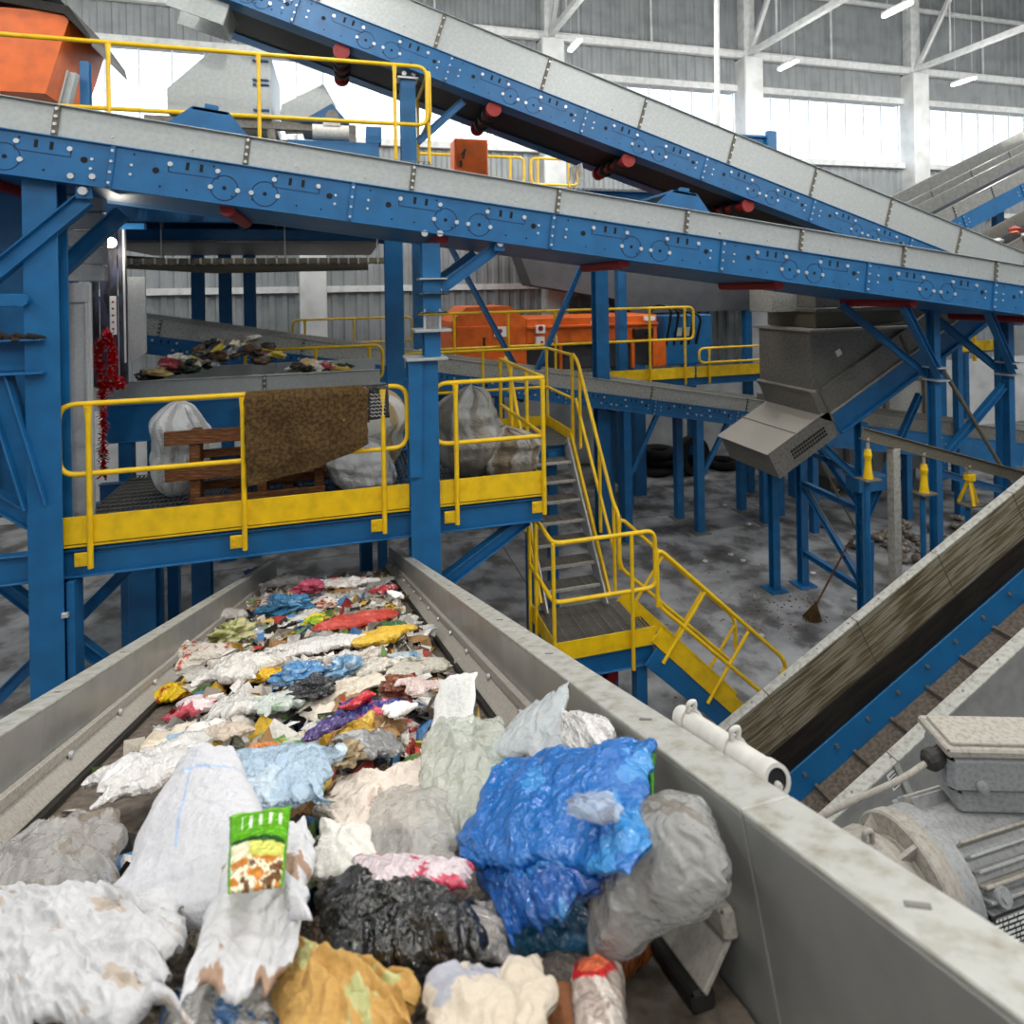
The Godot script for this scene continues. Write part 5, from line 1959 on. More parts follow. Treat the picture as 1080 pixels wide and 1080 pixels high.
# a bag, packet or sheet: two crumpled faces that meet at the edges. q holds the four corners, round the outline
func pouch(q: Array, bulge: float, crease: float, seed_: float, paint: Callable, nu := 26, nv := 26, ragged := 0.06, freq := 1.0) -> ArrayMesh:
	var pos := PackedVector3Array()
	var cols := PackedColorArray()
	var off := V(seed_ * 5.1, seed_ * 9.7, seed_ * 2.9)
	var a: Vector3 = q[0]; var b: Vector3 = q[1]; var c: Vector3 = q[2]; var d: Vector3 = q[3]
	var n := (c - a).cross(d - b).normalized()
	if n.y < 0: n = -n
	var w := (b - a).length()
	var h := (d - a).length()
	for i in nu:
		var u := float(i) / (nu - 1)
		for j2 in nv * 2 - 1:
			var front := j2 < nv
			var v := float(j2 if front else nv * 2 - 2 - j2) / (nv - 1)
			var uu := u + ragged * noise.get_noise_3dv(V(v * 2.2, 3.0, 0) + off) * (1.0 if u > 0.5 else -1.0) * absf(u - 0.5) * 2.0
			var vv := v + ragged * noise.get_noise_3dv(V(u * 2.2, 7.0, 0) + off) * (1.0 if v > 0.5 else -1.0) * absf(v - 0.5) * 2.0
			var p := a.lerp(b, uu).lerp(d.lerp(c, uu), vv)
			var e := pow(maxf(0.0, sin(PI * u) * sin(PI * v)), 0.4)
			var s := V(u * w * 13.0, v * h * 13.0, 0.0) * freq + off
			var wp := s + V(noise.get_noise_3dv(s * 0.4), noise.get_noise_3dv(s * 0.4 + V(7, 7, 7)), 0.0) * 1.2
			# folds run in two slanting families, with small facets between them
			var f1 := ridge.get_noise_2d((wp.x * 0.9 + wp.y * 0.4) * 0.95, (wp.y * 0.9 - wp.x * 0.4) * 0.28 + off.z)
			var f2 := ridge.get_noise_2d((wp.x * 0.5 - wp.y * 0.85) * 0.8 + off.z, (wp.y * 0.5 + wp.x * 0.85) * 0.25)
			var cr := crease * (maxf(f1, f2) * 0.4 + cells.get_noise_3dv(wp * 0.62) * 0.95 + cells.get_noise_3dv(wp * 1.6 + off) * 0.4 + noise.get_noise_3dv(s * 0.3) * 0.9)
			p += n * (cr + (bulge * e * (1.0 if front else -0.6)) + (0.0 if front else -0.0015))
			pos.append(p)
			cols.append((paint.call(u, v, s) as Color).srgb_to_linear())
	return grid(nu, nv * 2 - 1, pos, cols, false, a.distance_to(b) >= 0.0 and (b - a).cross(d - a).dot(n) < 0.0)


func plain(c: Color) -> Callable:
	return func(_u: float, _v: float, s: Vector3) -> Color:
		return c.lightened(0.12 * noise.get_noise_3dv(s * 0.8)) if noise.get_noise_3dv(s * 0.8) > 0.0 else c.darkened(-0.1 * noise.get_noise_3dv(s * 0.8))


func patched(c: Color, c2: Color, share := 0.1, f := 0.5) -> Callable:
	return func(_u: float, _v: float, s: Vector3) -> Color:
		return c2 if noise.get_noise_3dv(s * f + V(4, 2, 1)) + 0.35 * noise.get_noise_3dv(s * f * 5.0) > 0.38 - share else c


func banded(list: Array) -> Callable:       # list of [upper v, colour]
	return func(_u: float, v: float, s: Vector3) -> Color:
		for b in list:
			if v + 0.05 * noise.get_noise_3dv(s) < b[0]: return b[1]
		return list[-1][1]


# ---------------------------------------------------------------- goods on the near platform

# a filled woven sack: soft belly, folds that gather towards the neck
func sack(called: String, label: String, at: Vector3, size: Vector3, seed_: float, c: Color, c2: Color, share := 0.2) -> void:
	var pos := PackedVector3Array()
	var cols := PackedColorArray()
	var nu := 110
	var nv := 56
	var l1 := c.srgb_to_linear()
	var l2 := c2.srgb_to_linear()
	for i in nu:
		var a := TAU * i / nu
		var ring := V(cos(a), 0, sin(a))
		for j in nv:
			var t := float(j) / (nv - 1)
			var r := pow(maxf(0.0, 1.0 - pow(absf(2.0 * t - 1.0), 2.6)), 0.5)
			var q := ring * 1.5 + V(seed_ * 3.0, t * 0.7, seed_)
			var fold := ridge.get_noise_3dv(q * V(1.0, 0.9, 1.0) * 1.1) * 0.07 + ridge.get_noise_3dv(q * 2.6 + V(0, t * 2.0, 0)) * 0.035 * (0.5 + t) + noise.get_noise_3dv(q * 0.6) * 0.16
			var lean := V(noise.get_noise_2d(t * 1.2, seed_), 0, noise.get_noise_2d(t * 1.2, seed_ + 9.0)) * 0.25 * t
			var p := ring * (r * (1.0 + fold)) * 0.5 + lean
			var y := t - 0.5 + 0.10 * noise.get_noise_3dv(ring * 0.8 + V(seed_, t, 0)) * t + fold * 0.35 * (1.0 - r)
			pos.append(V(p.x * size.x, y * size.y, p.z * size.z))
			cols.append(l2 if noise.get_noise_3dv(q * 0.9 + V(5, 5, 5)) > 0.42 - share else l1)
	var o := solo(called, label, "sack", grid(nu, nv, pos, cols, true, false), M.sack_weave, at + V(0, size.y * 0.5, 0))
	o.rotation.y = seed_


func build_platform_goods() -> void:
	var st: SurfaceTool
	# pallet standing on its long edge
	var t := thing("pallet", "worn wooden pallet standing on edge behind the yellow rail", "pallet", V(-0.9, 3.0, -6.35))
	for y in [[3.02, 0.1], [3.29, 0.13], [3.62, 0.13]]:
		st = tool()
		lohi(st, V(-1.6 if y[0] > 3.2 else -1.36, y[0], -6.30), V(-0.2, y[0] + y[1], -6.27), 0.006)
		part("board", st, M.wood, t)
		st = tool()
		lohi(st, V(-1.45, y[0] - 0.03, -6.50), V(-0.24, y[0] + y[1] - 0.05, -6.475), 0.006)
		part("board", st, M.wood, t)
	for y in [3.44, 3.14]:
		st = tool()
		lohi(st, V(-1.4, y, -6.48), V(-0.24, y + 0.08, -6.455), 0.006)
		part("board", st, M.wood, t)
	for x in [-1.4, -0.82, -0.3]:
		st = tool()
		lohi(st, V(x, 3.0, -6.46), V(x + 0.09, 3.74, -6.30), 0.008)
		part("stringer", st, M.wood, t)
	# a second pallet lies flat behind it
	t = thing("pallet", "second wooden pallet lying flat between the standing pallet and the sacks", "pallet", V(-0.6, 3.0, -6.9))
	for k in 5:
		st = tool()
		lohi(st, V(-1.1, 3.12, -7.3 + 0.17 * k), V(0.0, 3.145, -7.18 + 0.17 * k), 0.004)
		part("board", st, M.wood, t)
	for x in [-1.08, -0.6, -0.1]:
		st = tool()
		lohi(st, V(x, 3.0, -7.3), V(x + 0.09, 3.12, -6.5), 0.004)
		part("stringer", st, M.wood, t)
	sack("bulk_sack", "white bulk sack slumped behind the upright pallet", V(-1.62, 3.0, -6.85), V(0.62, 0.9, 0.5), 1.3, Color(0.84, 0.85, 0.86), Color(0.7, 0.7, 0.7))
	sack("bulk_sack", "crumpled silvery sack beside the pallet under the brown rug", V(0.16, 3.0, -6.35), V(0.86, 0.52, 0.55), 2.1, Color(0.78, 0.79, 0.81), Color(0.66, 0.66, 0.66))
	sack("bulk_sack", "open pale sack with straw-coloured scraps next to the blue column", V(0.3, 3.0, -6.95), V(0.62, 0.86, 0.5), 3.4, Color(0.76, 0.75, 0.73), Color(0.66, 0.58, 0.44), 0.35)
	sack("bulk_sack", "big grey sack tied at the neck behind the second handrail", V(1.28, 3.0, -6.6), V(1.0, 0.92, 0.7), 4.7, Color(0.62, 0.62, 0.61), Color(0.52, 0.5, 0.47), 0.3)
	sack("bulk_sack", "stained grey sack with a brown smear beside the stair head", V(1.62, 3.0, -6.25), V(0.6, 0.56, 0.5), 5.9, Color(0.60, 0.59, 0.57), Color(0.44, 0.39, 0.32), 0.28)
	# rug over the handrail
	var pos := PackedVector3Array()
	var nu := 40
	var nv := 46
	for i in nu:
		var u := float(i) / (nu - 1)
		var x := lerpf(-0.84, 0.22, u)
		for j in nv:
			var v := float(j) / (nv - 1)
			var front := 0.80 - 0.22 * u * u - 0.06 * u
			var s := lerpf(-0.35, front, v)
			var y := 4.158 - absf(s)
			var z := -5.76 + (0.03 if s > 0.0 else -0.03)
			if absf(s) < 0.05:
				y = 4.158 - 0.05 + sqrt(maxf(0.0, 0.0025 - s * s * 0.9)) - 0.0
				z = -5.76 + s * 0.6
			var wave := 0.03 * sin(u * 14.0 + 1.0) * clampf(absf(s) * 2.0, 0, 1) + 0.05 * noise.get_noise_3d(u * 2.5, v * 2.0, 1.0) * clampf(absf(s) * 3.0, 0, 1)
			pos.append(V(x + 0.05 * v * (0.4 - u) + 0.015 * noise.get_noise_2d(v * 6.0, 3.0), y, z + wave * (1.0 if s > 0 else 0.3) + (0.02 if s > 0.05 else 0.0)) - V(-0.3, 4.13, -5.76))
	var rug := solo("rug", "stained brown rug hung over the near yellow handrail", "rug", grid(nu, nv, pos), M.rug, V(-0.3, 4.13, -5.76))
	(M.rug as StandardMaterial3D).cull_mode = BaseMaterial3D.CULL_DISABLED
	O = V(0.28, 3.95, -5.73)
	t = thing("black_bag", "small black bag with chalky writing hooked on the handrail next to the rug", "bag", O)
	var m := pouch([V(-0.13, 0.2, 0), V(0.1, 0.21, 0), V(0.11, -0.1, 0.01), V(-0.12, -0.11, 0.01)], 0.015, 0.006, 3.0, plain(Color(0.05, 0.05, 0.055)), 16, 16, 0.04)
	part("bag_body", m, M.film, t)
	st = tool()
	for k in 7:
		var y0 := 0.12 - 0.032 * k
		var line := PackedVector3Array()
		for i in 12:
			line.append(O + V(-0.06 + 0.012 * i, y0 + 0.009 * sin(i * 2.1 + k * 1.3), 0.026))
		tube(st, line, 0.0022, 4)
	part("writing", st, M.white_plastic, t)

	# sheet-metal panels, curtain and lamp at the cabin entrance
	t = thing("cabin_wall", "ribbed blue sheet wall of the sorting cabin behind the corner column", "wall panel", V(-3.6, 3.0, -6.7))
	st = tool()
	lohi(st, V(-5.5, 3.0, -6.75), V(-2.42, 6.2, -6.65), 0.01)
	part("sheet", st, M.blue, t)
	for x in [-3.6, -3.1, -2.6]:
		st = tool()
		lohi(st, V(x, 3.0, -6.65), V(x + 0.05, 6.2, -6.6), 0.006)
		part("rib", st, M.blue, t)
	t = thing("door_panel", "tall brushed steel door panel beside the corner column", "panel", V(-2.2, 3.0, -6.1))
	st = tool()
	lohi(st, V(-2.34, 3.0, -6.13), V(-2.1, 5.12, -6.09), 0.006)
	part("sheet", st, M.steel, t)
	st = tool()
	lohi(st, V(-2.32, 4.95, -6.09), V(-2.12, 4.97, -6.07), 0.003)
	lohi(st, V(-2.32, 3.05, -6.09), V(-2.30, 4.95, -6.07), 0.003)
	lohi(st, V(-2.14, 3.05, -6.09), V(-2.12, 4.95, -6.07), 0.003)
	part("fold", st, M.steel, t)
	t = thing("duct_panel", "crinkled steel duct above the door panel", "panel", V(-2.3, 5.12, -6.6))
	st = tool()
	for k in 5:
		lohi(st, V(-2.5, 5.14 + k * 0.16, -6.62), V(-2.13, 5.29 + k * 0.16, -6.5 + 0.03 * (k % 2)), 0.01)
	part("sheet", st, M.steel, t)
	t = thing("strip_curtain", "stained bluish plastic curtain hanging at the cabin entrance", "curtain", V(-2.35, 4.05, -7.3))
	for k in 4:
		st = tool()
		lohi(st, V(-2.52 + k * 0.085, 4.06 + 0.02 * (k % 2), -7.3 - 0.012 * (k % 2)), V(-2.44 + k * 0.085, 5.72, -7.292 - 0.012 * (k % 2)), 0.003)
		part("strip", st, M.curtain, t)
	st = tool()
	lohi(st, V(-2.56, 5.7, -7.34), V(-2.0, 5.76, -7.26), 0.004)
	lohi(st, V(-2.54, 5.76, -7.32), V(-2.5, 6.5, -7.28), 0.004)
	part("header_bar", st, M.blue, t)
	st = tool()
	lohi(st, V(-2.34, 4.6, -7.29), V(-2.28, 5.0, -7.28), 0.002)
	part("notice", st, M.paper, t)
	for k in 5:
		st = tool()
		disc(st, V(-2.31, 4.66 + 0.07 * k, -7.28), V(0, 0, 1), 0.012, 0.002, 8)
		part("notice_print", st, M.red, t)
	t = thing("side_panel", "narrow pale steel panel hanging beyond the lamp", "panel", V(-2.1, 4.3, -7.3))
	st = tool()
	prism(st, V(0, 0, -7.35), Basis(), PackedVector2Array([Vector2(-2.2, 5.2), Vector2(-2.2, 4.45), Vector2(-2.15, 4.3), Vector2(-2.02, 4.4), Vector2(-2.02, 5.2)]), 0.03)
	part("sheet", st, M.steel, t)
	st = tool()
	lohi(st, V(-2.22, 4.3, -7.33), V(-2.2, 5.7, -7.3), 0.003)
	part("edge_strip", st, M.white_paint, t)
	t = thing("work_lamp", "small glowing work lamp above the curtain", "lamp", V(-2.29, 5.55, -7.2))
	st = tool()
	lathe(st, V(-2.28, 5.55, -7.15), V(0.4, -0.4, 1).normalized(), PackedVector2Array([Vector2(0, 0.05), Vector2(0.04, 0.045), Vector2(0.055, 0.02), Vector2(0.05, -0.01), Vector2(0, -0.02)]), 14)
	part("bulb", st, M.led, t)
	st = tool()
	tube(st, rounded(PackedVector3Array([V(-2.33, 5.52, -7.2), V(-2.37, 5.48, -7.2), V(-2.39, 5.6, -7.22), V(-2.36, 5.75, -7.25)]), 0.04), 0.012, 7)
	part("bracket", st, M.black_plastic, t)
	var l := OmniLight3D.new()
	l.name = "work_lamp_light"
	l.light_energy = 0.3
	l.light_color = Color(1.0, 0.97, 0.9)
	l.light_size = 0.05
	l.omni_range = 30.0
	l.omni_attenuation = 2.0
	l.shadow_enabled = true
	add_child(l)
	l.position = V(-2.245, 5.515, -7.02)

	# tinsel garland
	t = thing("tinsel_garland", "glittering red tinsel garland with silver tips hanging at the cabin entrance", "garland", V(-2.33, 3.2, -7.0))
	st = tool()
	var st2 := tool()
	var path := PackedVector3Array([V(-2.33, 3.22, -7.0), V(-2.32, 3.9, -7.0), V(-2.33, 4.25, -7.0), V(-2.36, 4.45, -6.99), V(-2.26, 4.62, -6.99), V(-2.22, 4.4, -6.98), V(-2.24, 4.18, -6.98), V(-2.15, 4.12, -6.98), V(-2.3, 4.1, -6.97)])
	rng.seed = 91
	for k in 1700:
		var f := rng.randf() * (path.size() - 1)
		var i := int(f)
		var p := path[i].lerp(path[mini(i + 1, path.size() - 1)], f - i)
		var d := V(rng.randf_range(-1, 1), rng.randf_range(-1, 1), rng.randf_range(-0.4, 1)).normalized()
		var e := p + d * rng.randf_range(0.035, 0.075)
		var target := st2 if k % 7 == 0 else st
		beam(target, p, e, 0.02, 0.002, Vector3.UP, 0.0)
	part("tinsel", st, M.tinsel, t).set_meta("kind", "stuff")
	part("tips", st2, M.tinsel_silver, t).set_meta("kind", "stuff")
	# basket on the sorting conveyor
	t = thing("plastic_basket", "pale grey slotted plastic basket under the sorting conveyor", "basket", V(-1.0, 3.4, -7.75))
	st = tool()
	lohi(st, V(-1.12, 3.42, -7.8), V(-0.55, 3.46, -7.5), 0.005)
	for s in [V(-1.12, 3.42, -7.5), V(-1.12, 3.42, -7.8)]:
		lohi(st, s, s + V(0.57, 0.06, 0.015), 0.003)
		lohi(st, s + V(0, 0.26, 0), s + V(0.57, 0.32, 0.015), 0.004)
		for k in 8:
			lohi(st, s + V(0.075 * k, 0.06, 0), s + V(0.075 * k + 0.025, 0.26, 0.012), 0.002)
		lohi(st, s + V(0, 0.15, 0), s + V(0.57, 0.175, 0.012), 0.002)
	part("slatted_side", st, M.zinc, t)
	st = tool()
	for x in [-1.12, -0.565]: lohi(st, V(x, 3.42, -7.8), V(x + 0.015, 3.74, -7.5), 0.003)
	part("end_panel", st, M.zinc, t)
	for x in [-1.05, -0.65]:
		strut(t, "leg", V(x, 3.0, -7.65), V(x, 3.42, -7.65), 0.05, M.dark_zinc)


# ---------------------------------------------------------------- the waste

# label, name, across, down the belt, height, size, colours, share of the second colour, finish
var scraps := [
	["snack_packet", "yellow snack packet with red print at the edge of the heap", -0.743, 3.241, 0.013, 0.162, 0.089, 0.220, "e8c21c", "b8342a", 0.22, "foil"],
	["snack_packet", "long yellow wrapper lying on clear film", -0.398, 3.033, 0.070, 0.185, 0.102, 0.259, "e9b414", "e8c850", 0.10, "film"],
	["film_wad", "crumpled bright blue film across the middle of the heap", -0.409, 4.848, 0.067, 0.422, 0.178, 0.324, "3a7cab", "5d97bd", 0.20, "film"],
	["film_sheet", "flat glossy red wrapper below the pink bag", 0.063, 3.908, 0.086, 0.387, 0.114, 0.207, "c9402f", "d8604a", 0.15, "film"],
	["film_wad", "pink plastic bag near the far end of the heap", -0.297, 5.721, 0.095, 0.270, 0.149, 0.357, "cf5674", "dc8fa2", 0.20, "film"],
	["snack_packet", "green and yellow packet beside the red wrapper", -0.194, 4.105, 0.111, 0.116, 0.064, 0.234, "7fae2e", "e8d040", 0.40, "foil"],
	["film_sheet", "yellow film strip with a torn edge", 0.149, 3.265, 0.086, 0.263, 0.115, 0.208, "f0c23c", "e8d890", 0.20, "film"],
	["film_bag", "cloudy bag with a red corner against the side wall", -0.769, 3.780, 0.053, 0.282, 0.155, 0.373, "cfc6ba", "b84a34", 0.12, "film"],
	["grass_clump", "clump of greenish plant waste on clear film", -0.627, 3.997, 0.080, 0.255, 0.132, 0.241, "b9b488", "8a9050", 0.35, "pulp"],
	["film_wad", "torn light blue film in the middle of the heap", -0.177, 2.662, 0.091, 0.215, 0.098, 0.178, "5b93c6", "8fb6d8", 0.30, "film"],
	["film_wad", "pale blue film scrap next to the torn blue film", -0.024, 2.618, 0.105, 0.149, 0.082, 0.164, "6fa0c8", "b8cfe0", 0.30, "film"],
	["film_wad", "dark grey film folded over itself", -0.117, 2.395, 0.094, 0.179, 0.088, 0.160, "3c3c42", "55555c", 0.20, "film"],
	["film_sheet", "navy and pink printed wrapper", 0.063, 2.106, 0.098, 0.208, 0.073, 0.133, "3c3f86", "e06a78", 0.35, "film"],
	["snack_packet", "small bright red wrapper", 0.024, 2.081, 0.145, 0.086, 0.050, 0.066, "d53a40", "c02a34", 0.10, "film"],
	["film_wad", "brown plastic film next to the white card", 0.163, 2.203, 0.095, 0.199, 0.084, 0.153, "8a5138", "a8734e", 0.30, "film"],
	["film_sheet", "pale pink rolled film by the wall", 0.235, 2.119, 0.123, 0.152, 0.057, 0.103, "d9c2bc", "e8d8d4", 0.20, "film"],
	["snack_packet", "crumpled golden foil packet", 0.016, 1.925, 0.115, 0.091, 0.050, 0.090, "b38c2c", "d8b860", 0.20, "foil"],
	["film_sheet", "narrow strip of purple wrapper in the heap", -0.063, 1.934, 0.115, 0.103, 0.050, 0.070, "4a3878", "6a58a0", 0.20, "film"],
	["plastic_tray", "grey round plastic tray half buried in film", 0.047, 1.760, 0.109, 0.145, 0.071, 0.129, "8a8a8a", "b0b0b0", 0.20, "film"],
	["net_bag", "wad of brown netting beside the grey tray", -0.014, 1.640, 0.125, 0.103, 0.051, 0.094, "8c7a5c", "b0a080", 0.30, "pulp"],
	["film_sheet", "orange film fold on a cloudy bag", -0.229, 1.864, 0.135, 0.125, 0.050, 0.085, "d98a4c", "e8b890", 0.30, "film"],
	["film_bag", "beige cloudy bag under the orange fold", -0.382, 2.120, 0.101, 0.177, 0.063, 0.115, "c8b8a8", "d8ccc0", 0.20, "film"],
	["film_bag", "pale blue translucent bag bulging in front of the heap", -0.156, 1.438, 0.165, 0.222, 0.117, 0.213, "a9c0d4", "c8d8e4", 0.25, "film"],
	["film_bag", "clear crumpled bag on the bare belt", -0.479, 1.949, 0.083, 0.256, 0.124, 0.226, "d6d4d2", "e8e6e4", 0.20, "film"],
	["film_sheet", "long cloudy film fold across the heap", -0.035, 3.039, 0.076, 0.288, 0.078, 0.143, "d9d3cc", "b9a898", 0.20, "film"],
	["bottle_scrap", "clear crushed bottle with a green tint", -0.213, 2.379, 0.094, 0.220, 0.086, 0.157, "c4ccc4", "8fb08f", 0.25, "film"],
	["film_bag", "clear bag twisted lengthwise beside the yellow packet", -0.351, 2.419, 0.090, 0.220, 0.100, 0.181, "d8d6d2", "b8b0a8", 0.20, "film"],
	["paper_scrap", "torn white paper on the edge of the belt", -0.410, 2.345, 0.075, 0.175, 0.083, 0.150, "e4e2de", "d0c8c0", 0.20, "pulp"],
	["paper_scrap", "small torn white paper scrap", 0.135, 1.972, 0.125, 0.070, 0.050, 0.095, "efece8", "ffffff", 0.10, "pulp"],
	["film_bag", "long white bag lying slantwise", -0.438, 3.019, 0.085, 0.275, 0.150, 0.273, "dedad4", "c8c0b4", 0.20, "film"],
	["film_bag", "milky bag against the side wall in the middle", -0.899, 5.073, 0.049, 0.307, 0.169, 0.380, "d2cec8", "bdb5aa", 0.20, "film"],
	["film_bag", "white bag with pink print at the far end", -0.058, 6.023, 0.088, 0.576, 0.175, 0.317, "e6e2de", "d4686c", 0.10, "film"],
	["snack_packet", "dark red packet near the far wall", 0.254, 4.973, 0.111, 0.177, 0.098, 0.213, "c23a48", "e8c0c0", 0.20, "film"],
	["carton", "small white carton near the far wall", 0.305, 4.406, 0.145, 0.086, 0.050, 0.142, "f4f2ee", "ffffff", 0.05, "pulp"],
	["film_wad", "navy blue bag at the far end of the heap", -1.082, 8.615, 0.077, 0.345, 0.145, 0.263, "243c7c", "3c5498", 0.20, "film"],
	["film_bag", "clear bag beside the navy one", -0.623, 7.088, 0.060, 0.442, 0.201, 0.365, "d8d6d4", "c4c0bc", 0.20, "film"],
	["film_bag", "wrinkled cream bag beside the brown film", 0.093, 2.641, 0.095, 0.169, 0.084, 0.154, "dcd6cc", "c8bcae", 0.20, "film"],
	["bottle_scrap", "flattened bottle close to the wall", 0.254, 2.615, 0.077, 0.212, 0.077, 0.140, "c8c2b4", "8f8f7a", 0.25, "film"],
	["bottle_scrap", "green bottle scrap near the wall", 0.228, 3.566, 0.101, 0.115, 0.063, 0.114, "3c6b3c", "6b8f5c", 0.30, "film"],
	["film_bag", "wide white bag in the centre of the heap", -0.125, 3.339, 0.086, 0.472, 0.114, 0.208, "e2dedb", "cfc6c2", 0.15, "film"],
	["film_sheet", "bluish clear film by the wall", 0.234, 2.812, 0.080, 0.137, 0.066, 0.120, "b8c4cc", "6f95b8", 0.30, "film"],
	["snack_packet", "red and white printed packet beside the yellow one", -0.543, 2.659, 0.058, 0.134, 0.074, 0.143, "b84a58", "e0d0d0", 0.40, "foil"],
	["film_wad", "cream wad between the blue and red films", -0.133, 4.424, 0.127, 0.140, 0.077, 0.162, "e8d9c8", "cc4433", 0.20, "film"],
]


func lined(c: Color, c2: Color) -> Callable:
	return func(u: float, v: float, s: Vector3) -> Color:
		var d := u + 0.03 * noise.get_noise_3dv(s * 0.5)
		return c2 if (absf(d - 0.42) < 0.011 and v < 0.75) or (absf(v + 0.1 * u - 0.33) < 0.009 and u > 0.3) else c


func food(u: float, v: float, s: Vector3) -> Color:
	if u < 0.05 or u > 0.95: return Color(0.36, 0.68, 0.10)
	if v < 0.08: return Color(0.52, 0.80, 0.25)
	if v < 0.44 + 0.08 * u:
		return Color(0.93, 0.96, 0.9) if v > 0.14 and v < 0.34 and fmod(u * 6.0, 1.0) < 0.34 and u > 0.2 else Color(0.38, 0.70, 0.08)
	if v < 0.5 + 0.08 * u: return Color(0.10, 0.32, 0.10)
	var n := noise.get_noise_3dv(s * 2.6)
	if v > 0.72 and n > 0.1: return Color(0.80, 0.50, 0.18)
	if v > 0.72 and n < -0.15: return Color(0.42, 0.26, 0.10)
	return Color(0.84, 0.85, 0.42) if v < 0.72 and u > 0.35 else Color(0.93, 0.91, 0.78)


func fruit(u: float, v: float, s: Vector3) -> Color:
	var d := Vector2(u - 0.5, (v - 0.3) * 1.4).length() + 0.12 * noise.get_noise_3dv(s)
	if v < 0.62 and d < 0.3: return Color(0.93, 0.45, 0.28)
	if v < 0.62 and d < 0.42: return Color(0.85, 0.16, 0.14)
	return Color(0.70, 0.64, 0.60) if noise.get_noise_3dv(s * 1.2) > 0.0 else Color(0.84, 0.80, 0.76)


func big_scrap(called: String, label: String, category: String, q: Array, bulge: float, crease: float, paint: Callable, m: String, res: int, ragged: float) -> void:
	var pts := []
	var mid := Vector3.ZERO
	for c in q:
		var p := feed_point(c[0], c[1], c[2])
		pts.append(p); mid += p / 4.0
	for i in 4: pts[i] -= mid
	solo(called, label, category, pouch(pts, bulge, crease, float(label.hash() % 97), paint, res, res, ragged, 1.0 + 0.0 * res), M[m], mid, "waste on the feed conveyor")


